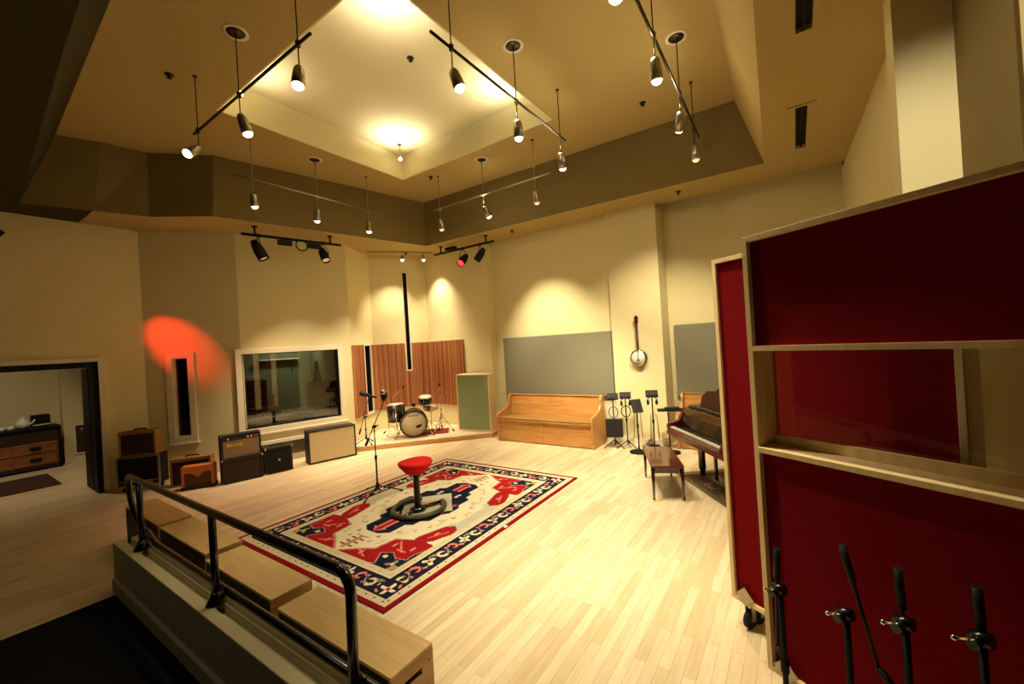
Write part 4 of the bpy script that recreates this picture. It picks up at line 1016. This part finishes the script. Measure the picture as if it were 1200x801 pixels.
# radiator below the control window
ra = math.atan2(W1E[1]-C1[1], W1E[0]-C1[0])
t_ = thing('radiator', (C1[0], C1[1], 0), ra, 'cream baseboard radiator with vertical fins under the control window', 'radiator')
mb = MB(); mb.box(.15, 1.35, -.10, -.02, .38, .44); mb.box(.15, .19, -.10, -.02, .12, .38); mb.box(1.31, 1.35, -.10, -.02, .12, .38); mb.build('cover', 'trimw', t_)
mb = MB()
mb.box(.19, 1.31, -.035, -.021, .12, .379)
for i in range(37): mb.box(.20+i*.030, .21+i*.030, -.09, -.03, .12, .379)
mb.build('fins', 'steel', t_)

# ------------------------------------------------------------------ lounge dresser and things on it
t_ = thing('sideboard', (.10, 12.85, 0), 0, 'rustic wooden sideboard with iron drawer pulls in the room beyond the doorway', 'sideboard')
w = 1.62; mb = MB(); mb.box(-.9, w, .02, .55, .58, .84); mb.box(-.9, w, .02, .55, .04, .10)
mb.build('upper_case', 'darkbrown', t_)
mb = MB(); mb.box(-.9, w, .03, .55, .10, .579); mb.build('carcass', 'oldwood', t_)
mb = MB(); mb.box(-.95, w+.05, -.03, .58, .84, .875); mb.build('top_board', 'black', t_, bevel=.004)
mb = MB(); mb.box(w, w+.05, .02, .55, 0, .84); mb.build('end_panel', 'black', t_)
for i in range(4):
    for j in range(2):
        x0 = -.85+i*.62; z0 = .12+j*.23
        if x0 > w-.5: continue
        mb = MB(); mb.box(x0, x0+.58, .0, .0295, z0, z0+.21); D_ = mb.build('drawer', 'oldwood', t_, bevel=.006)
        mb = MB(); mb.box(x0+.21, x0+.37, -.012, -.0005, z0+.07, z0+.14); mb.tube([(x0+.24, -.012, z0+.11), (x0+.25, -.04, z0+.08), (x0+.33, -.04, z0+.08), (x0+.34, -.012, z0+.11)], .008, 8); mb.build('drawer_pull', 'iron', D_)
cup = None
for i, x in enumerate((.60, .73, .86, .99, 1.10)):
    if cup is None:
        cup = MB().lathe([(0, 0), (.035, 0), (.05, .03), (.052, .075), (.046, .075), (.044, .03), (0, .012)], n=20).build('teacup', 'white'); o = cup
    else: o = cup.copy(); C.objects.link(o)
    o.location = (x, 13.0+.03*(i % 2), .876); tag(o, 'small white cup in the row on the sideboard', 'cup', 'white cups on the sideboard')
tag(MB().box(-.3, .3, -.12, .12, .001, .02).build('serving_tray', 'brown', loc=(.86, 13.22, .875)), 'brown tray behind the white cups on the sideboard', 'tray')
t_ = thing('teapot', (1.27, 13.05, .876), R(-30), 'white teapot with a curved handle on the sideboard', 'teapot')
mb = MB(); mb.lathe([(0, 0), (.06, 0), (.10, .05), (.11, .10), (.08, .16), (.05, .18), (.045, .21), (.06, .23), (0, .24)], n=24); mb.build('body', 'white', t_)
mb = MB(); mb.tube([(-.10, 0, .15), (-.16, 0, .14), (-.17, 0, .08), (-.10, 0, .05)], .014, 8); mb.build('handle', 'white', t_)
mb = MB(); mb.tube([(.09, 0, .06), (.15, 0, .11), (.18, 0, .17)], [.024, .018, .012], 8); mb.build('spout', 'white', t_)
t_ = thing('coffee_machine', (1.52, 13.12, .876), 0, 'low black machine with a pale front slot at the end of the sideboard', 'coffee machine')
mb = MB(); mb.box(-.13, .13, -.1, .14, 0, .24); mb.build('body', 'black', t_, bevel=.01)
mb = MB(); mb.box(-.12, .12, -.104, -.1005, .03, .055); mb.build('front_slot', 'white', t_)
t_ = thing('wall_vent', (2.0, 13.19, .15), 0, 'framed dark air grille low on the lounge wall', 'vent')
mb = MB(); mb.box(0, .03, -.02, 0, 0, .66); mb.box(.19, .22, -.02, 0, 0, .66); mb.box(.03, .19, -.02, 0, 0, .03); mb.box(.03, .19, -.02, 0, .63, .66); mb.build('frame', 'trimw', t_)
mb = MB()
for i in range(20): mb.box(.03, .19, -.012, -.004, .035+i*.03, .05+i*.03)
mb.build('slats', 'darksteel', t_)
tag(MB().box(-1.9, 1.47, 10.85, 12.25, .001, .012).build('runner_rug', 'brownrug'), 'dark brown rug on the lounge floor in front of the sideboard', 'rug')

# ------------------------------------------------------------------ track lights
WARM = (1, .85, .57)
def spot(loc, target, e, angle=60, blend=.6, col=WARM, size=.03, parent=None):
    l = bpy.data.lights.new('spot', 'SPOT'); l.energy = e; l.spot_size = R(angle); l.spot_blend = blend; l.color = col; l.shadow_soft_size = size
    o = bpy.data.objects.new('spot_light', l); C.objects.link(o); o.location = loc
    o.rotation_euler = (Vector(target)-Vector(loc)).to_track_quat('-Z', 'Y').to_euler(); return o
ZB, ZL = 4.70, 4.36
def track(label, x0, y0, x1, y1, lamps, canopy, mbar='darksteel', zb=ZB, zc=Z3):
    t_ = thing('track_light', (0, 0, 0), 0, label, 'track light', 'suspended track lights below the high ceiling')
    MB().cyl((x0, y0, zb), (x1, y1, zb), .014, n=10).build('bar', mbar, t_)
    for i, (x, y, aim, e, on) in enumerate(lamps):
        MB().cyl((x, y, zb), (x, y, zc-.0), .006, n=8).build('rod', mbar, t_)
        mb = MB()
        if i == canopy: mb.lathe([(0, 0), (.075, 0), (.085, .012), (0, .012)], (x, y, zc-.013), 24)
        else: mb.lathe([(0, 0), (.022, 0), (.026, .012), (0, .012)], (x, y, zc-.013), 14)
        mb.build('ceiling_plate', 'darksteel', t_)
        if i == canopy: MB().lathe([(.086, 0), (.12, .0), (.12, .004), (.086, .004)], (x, y, zc-.0045), 24).build('plate_ring', 'trimw', t_)
        MB().cyl((x, y, zb-.02), (x, y, zb+.03), .022, n=10).build('clamp', mbar, t_)
        d = (Vector(aim)-Vector((x, y, ZL))).normalized(); top = Vector((x, y, zb-.20))
        MB().cyl((x, y, zb-.02), top, .006, n=8).build('stem', mbar, t_)
        h = MB().lathe([(0, 0), (.03, 0), (.045, .03), (.052, .10), (.056, .20), (.050, .20), (.046, .185), (0, .185)], top, 20, ax=d).build('lamp_head', 'steel', t_)
        c = top+d*.187
        MB().lathe([(0, -.02), (.043, -.02), (.046, .0), (.042, .022), (.026, .038), (0, .044)], c, 16, ax=d).build('bulb', 'bulb' if on else 'bulbdim', h)
        if e: spot(c+d*.06, aim, e, 66, .9)
s = k
E0 = 260
track('track light with three lamps over the left side, nearest the camera', 1.99, 3.22, 1.99, 5.74,
      [(1.99, 3.42, (1.2, 2.8, .4), E0*.34, True), (1.99, 4.55, (3.1, 3.8, 0), E0*.85, True), (1.99, 5.62, (1.0, 5.2, 3.4), E0*.04, True)], 1)
track('track light with three lamps right of the recessed ceiling, over the rug', 2.60, 2.43, 5.12, 2.43,
      [(2.86, 2.43, (3.1, 1.0, .3), E0*1.9, True), (3.95, 2.45, (4.2, 2.5, 0), E0*2.5, True), (5.0, 2.45, (6.4, 2.9, .6), E0*3.4, True)], 1)
track('pale track light crossing in front of the taupe soffit on the window side', 2.75, 6.60, 5.22, 6.56,
      [(3.01, 6.62, (3.5, 7.0, .2), E0*.2, True), (4.03, 6.62, (4.3, 7.6, .8), E0*1.7, True), (5.03, 6.58, (5.6, 7.4, .6), E0*1.7, True)], 1, 'steel')
track('pale track light crossing in front of the taupe soffit above the pew', 5.92, 5.72, 5.92, 3.12,
      [(5.94, 5.58, (6.3, 5.6, 0), 0, False), (5.94, 4.50, (7.5, 4.1, 1.6), E0*2.6, True), (5.94, 3.42, (6.6, 3.4, 0), 0, False)], 1, 'steel')
track('track light at the top right whose lamps overlap the bar', 2.66, .90, 6.28, .96,
      [(2.83, .91, (2.15, .40, .3), E0*1.3, True), (3.90, .92, (4.4, .9, 0), E0*1.2, True), (5.02, .94, (7.6, 2.0, 1.5), E0*2.4, True), (6.02, .98, (6.3, .9, 0), 0, False)], 2)
# small track in the alcove
t_ = thing('track_light', (0, 0, 0), 0, 'short two-lamp track on the low ceiling above the drums', 'track light')
MB().cyl((6.10, 8.12, Z2-.025), (7.32, 7.22, Z2-.025), .012, n=8).build('bar', 'steel', t_)
for (x, y, aim) in ((6.74, 7.65, (6.75, 8.2, 2.2)), (7.14, 7.35, (7.6, 7.3, 2.4))):
    top = Vector((x, y, Z2-.10)); d = (Vector(aim)-top).normalized()
    MB().cyl((x, y, Z2-.02), top, .01, n=8).build('stem', 'steel', t_)
    h = MB().lathe([(0, 0), (.035, 0), (.045, .05), (.045, .10), (.04, .10), (.038, .09), (0, .09)], top, 16, ax=(0, 0, -1)).build('lamp_head', 'steel', t_)
    MB().ball(top-Vector((0, 0, .105)), .032).build('bulb', 'bulb', h)
    spot(top-Vector((0, 0, .16)), aim, 190, 84, 1.0, (1, .84, .58))
    spot(top-Vector((0, 0, .16)), (6.2, 6.9, 0), 260, 80, .8, (1, .84, .58))
# small corner lights in the tray
for i, (x, y, lab) in enumerate(((5.25, 5.85, 'tiny lamp on a short stem in the far corner of the recessed ceiling'), (2.60, 5.90, 'tiny lamp in the left corner of the recessed ceiling, behind the left track'),
                  (5.35, 3.10, 'tiny lamp in the right corner of the recessed ceiling'), (2.65, 3.10, 'tiny lamp in the near corner of the recessed ceiling'))):
    if i == 2: continue
    t_ = thing('pin_light', (x, y, ZT), 0, lab, 'lamp', 'corner lamps of the recessed ceiling')
    MB().lathe([(0, 0), (.03, 0), (.04, .015), (0, .015)], (0, 0, -.016), 16).build('ceiling_plate', 'darksteel', t_)
    MB().cyl((0, 0, -.016), (0, 0, -.24), .005, n=6).build('stem', 'steel', t_)
    MB().ball((0, 0, -.27), .030).build('bulb', 'bulb', t_)
for (x, y, e_) in ((5.10, 5.70, 62), (5.1, 3.3, 50), (2.7, 5.7, 20), (2.9, 3.3, 62)):
    spot((x, y, ZT-.42), (x-.1 if x > 4 else x+.1, y-.1 if y > 4 else y+.1, ZT), e_, 150, 1.0, (1, .91, .70), .05)
# added point lights that brighten the ceiling above the tracks
for (x, y, e_) in ((3.95, 2.43, 9), (5.0, 2.43, 9), (5.02, .94, 9), (5.94, 4.5, 6), (3.9, .92, 6)):
    l = bpy.data.lights.new('ceiling_fill', 'POINT'); l.energy = e_; l.color = WARM; l.shadow_soft_size = .05
    o = bpy.data.objects.new('ceiling_fill', l); C.objects.link(o); o.location = (x, y+.05, 4.58)
# sprinklers and detectors
for (x, y, z, lab) in ((5.97*k, 1.61*k, Z3, 'small dark sprinkler in the upper ceiling at the right'), (1.77*k, 5.70*k, Z3, 'small dark sprinkler in the upper ceiling at the far left'),
                 (3.82, 3.95, ZT, 'small dark sprinkler in the middle of the recessed ceiling'), (5.86, 5.70, Z3, 'small dark sprinkler between the recess and the soffit corner'), (7.09*k, 4.69*k, Z2, 'small dark sprinkler in the lower soffit above the pew'),
                 (7.20*k, 1.46*k, Z2, 'small dark sprinkler in the lower soffit above the piano'), (6.95, 7.75, Z2, 'small dark sprinkler by the alcove track')):
    t_ = thing('sprinkler', (x, y, z), 0, lab, 'sprinkler', 'ceiling sprinklers')
    MB().lathe([(0, -.001), (.045, -.001), (.045, -.008), (.02, -.014), (0, -.014)], n=16).build('escutcheon', 'darksteel', t_)
    MB().lathe([(0, -.014), (.012, -.014), (.012, -.04), (.026, -.042), (.026, -.046), (0, -.046)], n=12).build('deflector', 'iron', t_)

# ------------------------------------------------------------------ stage light bars
def par(parent_pos, aim, label, lens, zbar, scale=1.0, group='stage lamps on the black bars'):
    x, y = parent_pos; t_ = thing('stage_light', (x, y, zbar), 0, label, 'stage light', group)
    d = (Vector(aim)-Vector((x, y, zbar-.25))).normalized(); c = Vector((0, 0, -.24*scale)); side = d.cross(Vector((0, 0, 1))).normalized()
    MB().cyl((0, 0, -.03), (0, 0, -.002), .02, n=8).box(-.03, .03, -.012, .012, -.03, .03).build('hook_clamp', 'black', t_)
    r = .085*scale
    pts = [c+side*(r+.02)]+[c+side*(r+.02)*math.cos(R(a))+Vector((0, 0, (.24*scale-.04)*math.sin(R(a)))) for a in (30, 60, 90, 120, 150)]+[c-side*(r+.02)]
    MB().tube(pts, .008, 6).build('yoke', 'black', t_)
    b = MB().lathe([(0, -.17*scale), (.05*scale, -.17*scale), (r*.8, -.10*scale), (r, 0), (r, .16*scale), (r*.92, .16*scale), (r*.9, .13*scale), (0, .13*scale)], c, 20, ax=d).build('lamp_can', 'black', t_)
    MB().lathe([(0, 0), (r*.88, 0), (r*.7, .010), (0, .016)], c+d*.131*scale, 20, ax=d).build('lens', lens, b)
    return Vector((x, y, zbar))+c+d*.19*scale
def bar(P, Q, z, label):
    t_ = thing('lighting_bar', (0, 0, 0), 0, label, 'lighting bar', 'black lighting bars under the soffit')
    P = Vector((*P, z)); Q = Vector((*Q, z)); MB().cyl(P, Q, .024, n=12).build('pipe', 'black', t_)
    for f in (.12, .88):
        p = P.lerp(Q, f); MB().cyl(p, (p.x, p.y, Z2-.001), .018, n=8).lathe([(0, 0), (.05, 0), (.05, .012), (0, .012)], (p.x, p.y, Z2-.0135), 14).build('ceiling_hanger', 'black', t_)
    return t_, P, Q
t_, P, Q = bar((3.34, 7.86), (5.02, 7.50), 4.20, 'black lighting bar above the control window')
for f, w_ in ((.40, .12), (.70, .12)):
    p = P.lerp(Q, f); MB().fr((p.x, p.y, 4.12), R(-13)).box(-w_, w_, -.03, .03, -.045, .045).build('dimmer_box', 'black', t_)
p = P.lerp(Q, .56); MB().tube([(p.x+.11*math.cos(R(a)), p.y-.03, 4.10+.10*math.sin(R(a))) for a in range(0, 360, 20)], .012, 8, closed=True).build('cable_loop', 'rubber', t_)
p = P.lerp(Q, .15); e1 = par((p.x, p.y), (5.0, 6.6, 0), 'long black stage lamp at the left end of the bar over the control window', 'pinkglow', 4.20, 1.1)
p = P.lerp(Q, .80); e2 = par((p.x, p.y), (4.6, 5.6, .5), 'black stage lamp at the right end of the bar over the control window', 'pinkglow', 4.20, .95)
t_, P, Q = bar((7.10, 6.93), (7.10, 5.18), 4.20, 'black lighting bar above the left end of the pew')
p = P.lerp(Q, .30); MB().box(p.x-.04, p.x+.04, p.y-.15, p.y+.15, 4.235, 4.29).build('dimmer_box', 'black', t_)
p = P.lerp(Q, .50); RED_AIM = (2.72, 9.07, 2.34)
e3 = par((p.x, p.y), (4.2, 5.7, 1.6), 'black stage lamp with a glowing red lens on the bar near the pew', 'redglow', 4.20, 1.05)
p = P.lerp(Q, .78); e4 = par((p.x, p.y), (6.6, 7.2, 1.8), 'unlit black stage lamp right of the red one', 'rubber', 4.20, .95)
# beam of the red lamp on the left wall
spot(e3, (5.6, 6.6, 0), 60, 60, .9, (1, .12, .08), .02)
t_, P, Q = bar((.72, 8.77), (-.9, 8.95), 4.20, 'black lighting bar at the far left edge above the doorway')
e5 = par((.62, 8.78), RED_AIM, 'black stage lamp at the left photo edge, throwing red light beside the slit window', 'redglow', 4.20, 1.0)
spot(e5, RED_AIM, 560, 23, .9, (1, .04, .02), .02)
spot(e1, (3.7, 7.1, 0), 260, 80, .9, (1, .50, .34))
spot(e2, (6.3, 7.2, 0), 120, 50, .9, (1, .45, .30))

# other room lights
def area(loc, target, e, size, col=WARM):
    l = bpy.data.lights.new('area', 'AREA'); l.energy = e; l.size = size; l.color = col
    o = bpy.data.objects.new('ceiling_glow', l); C.objects.link(o); o.location = loc
    o.rotation_euler = (Vector(target)-Vector(loc)).to_track_quat('-Z', 'Y').to_euler()
spot((.8, 11.6, 2.9), (.6, 13.4, .6), 34, 120, 1, (1, .80, .52), .1)
spot((1.2, 10.6, 2.9), (1.2, 11.2, 0), 120, 120, 1, (1, .78, .48), .1)
cp = crp(1.5, 2.0, 2.8); spot(cp, crp(1.5, 2.9, 1.2), 60, 140, 1, (.85, .95, .6), .1)
# added fill light over the landing, without a fixture
spot((-.9, 3.6, 4.3), (1.0, 3.6, .1), 36, 70, 1, WARM, .1)
# the light that rakes the column at the far right
spot((.9, -.52, 3.9), (3.95, -.82, 2.8), 380, 42, .9, (1, .88, .62))

w_ = bpy.data.worlds.new('dim_room'); bpy.context.scene.world = w_; w_.use_nodes = True
w_.node_tree.nodes['Background'].inputs[0].default_value = (0.010, .008, .005, 1); w_.node_tree.nodes['Background'].inputs[1].default_value = 1

# ------------------------------------------------------------------ camera
f_px, pitch, roll, ax = 484.9, .00393, .06094, .60097
cam = bpy.data.cameras.new('camera'); cam.sensor_fit = 'HORIZONTAL'; cam.sensor_width = 36; cam.lens = 36*f_px/1200; cam.clip_start = .02
co = bpy.data.objects.new('camera', cam); C.objects.link(co)
def cam_axes():
    cr_, sr, cp_, sp = math.cos(roll), math.sin(roll), math.cos(pitch), math.sin(pitch)
    Rz = Matrix(((cr_, -sr, 0), (sr, cr_, 0), (0, 0, 1))); Rx = Matrix(((1, 0, 0), (0, cp_, -sp), (0, sp, cp_)))
    Mx = Rx @ Rz
    def w(v):
        d = Mx @ Vector(v); X, up, Z = d.x, -d.y, d.z
        return Vector((X*math.sin(ax)+Z*math.cos(ax), -X*math.cos(ax)+Z*math.sin(ax), up))
    return w((1, 0, 0)), w((0, -1, 0)), w((0, 0, -1))
X_, Y_, Z_ = cam_axes()
m4 = Matrix((X_, Y_, Z_)).transposed().to_4x4(); m4.translation = (0, 0, 2.0); co.matrix_world = m4
bpy.context.scene.camera = co
vs = bpy.context.scene.view_settings
vs.view_transform = 'Standard'; vs.look = 'None'; vs.exposure = -0.12; vs.gamma = 1; vs.use_curve_mapping = False
cy = bpy.context.scene.cycles; cy.use_denoising = True; cy.max_bounces = 8; cy.diffuse_bounces = 3; cy.sample_clamp_indirect = 6
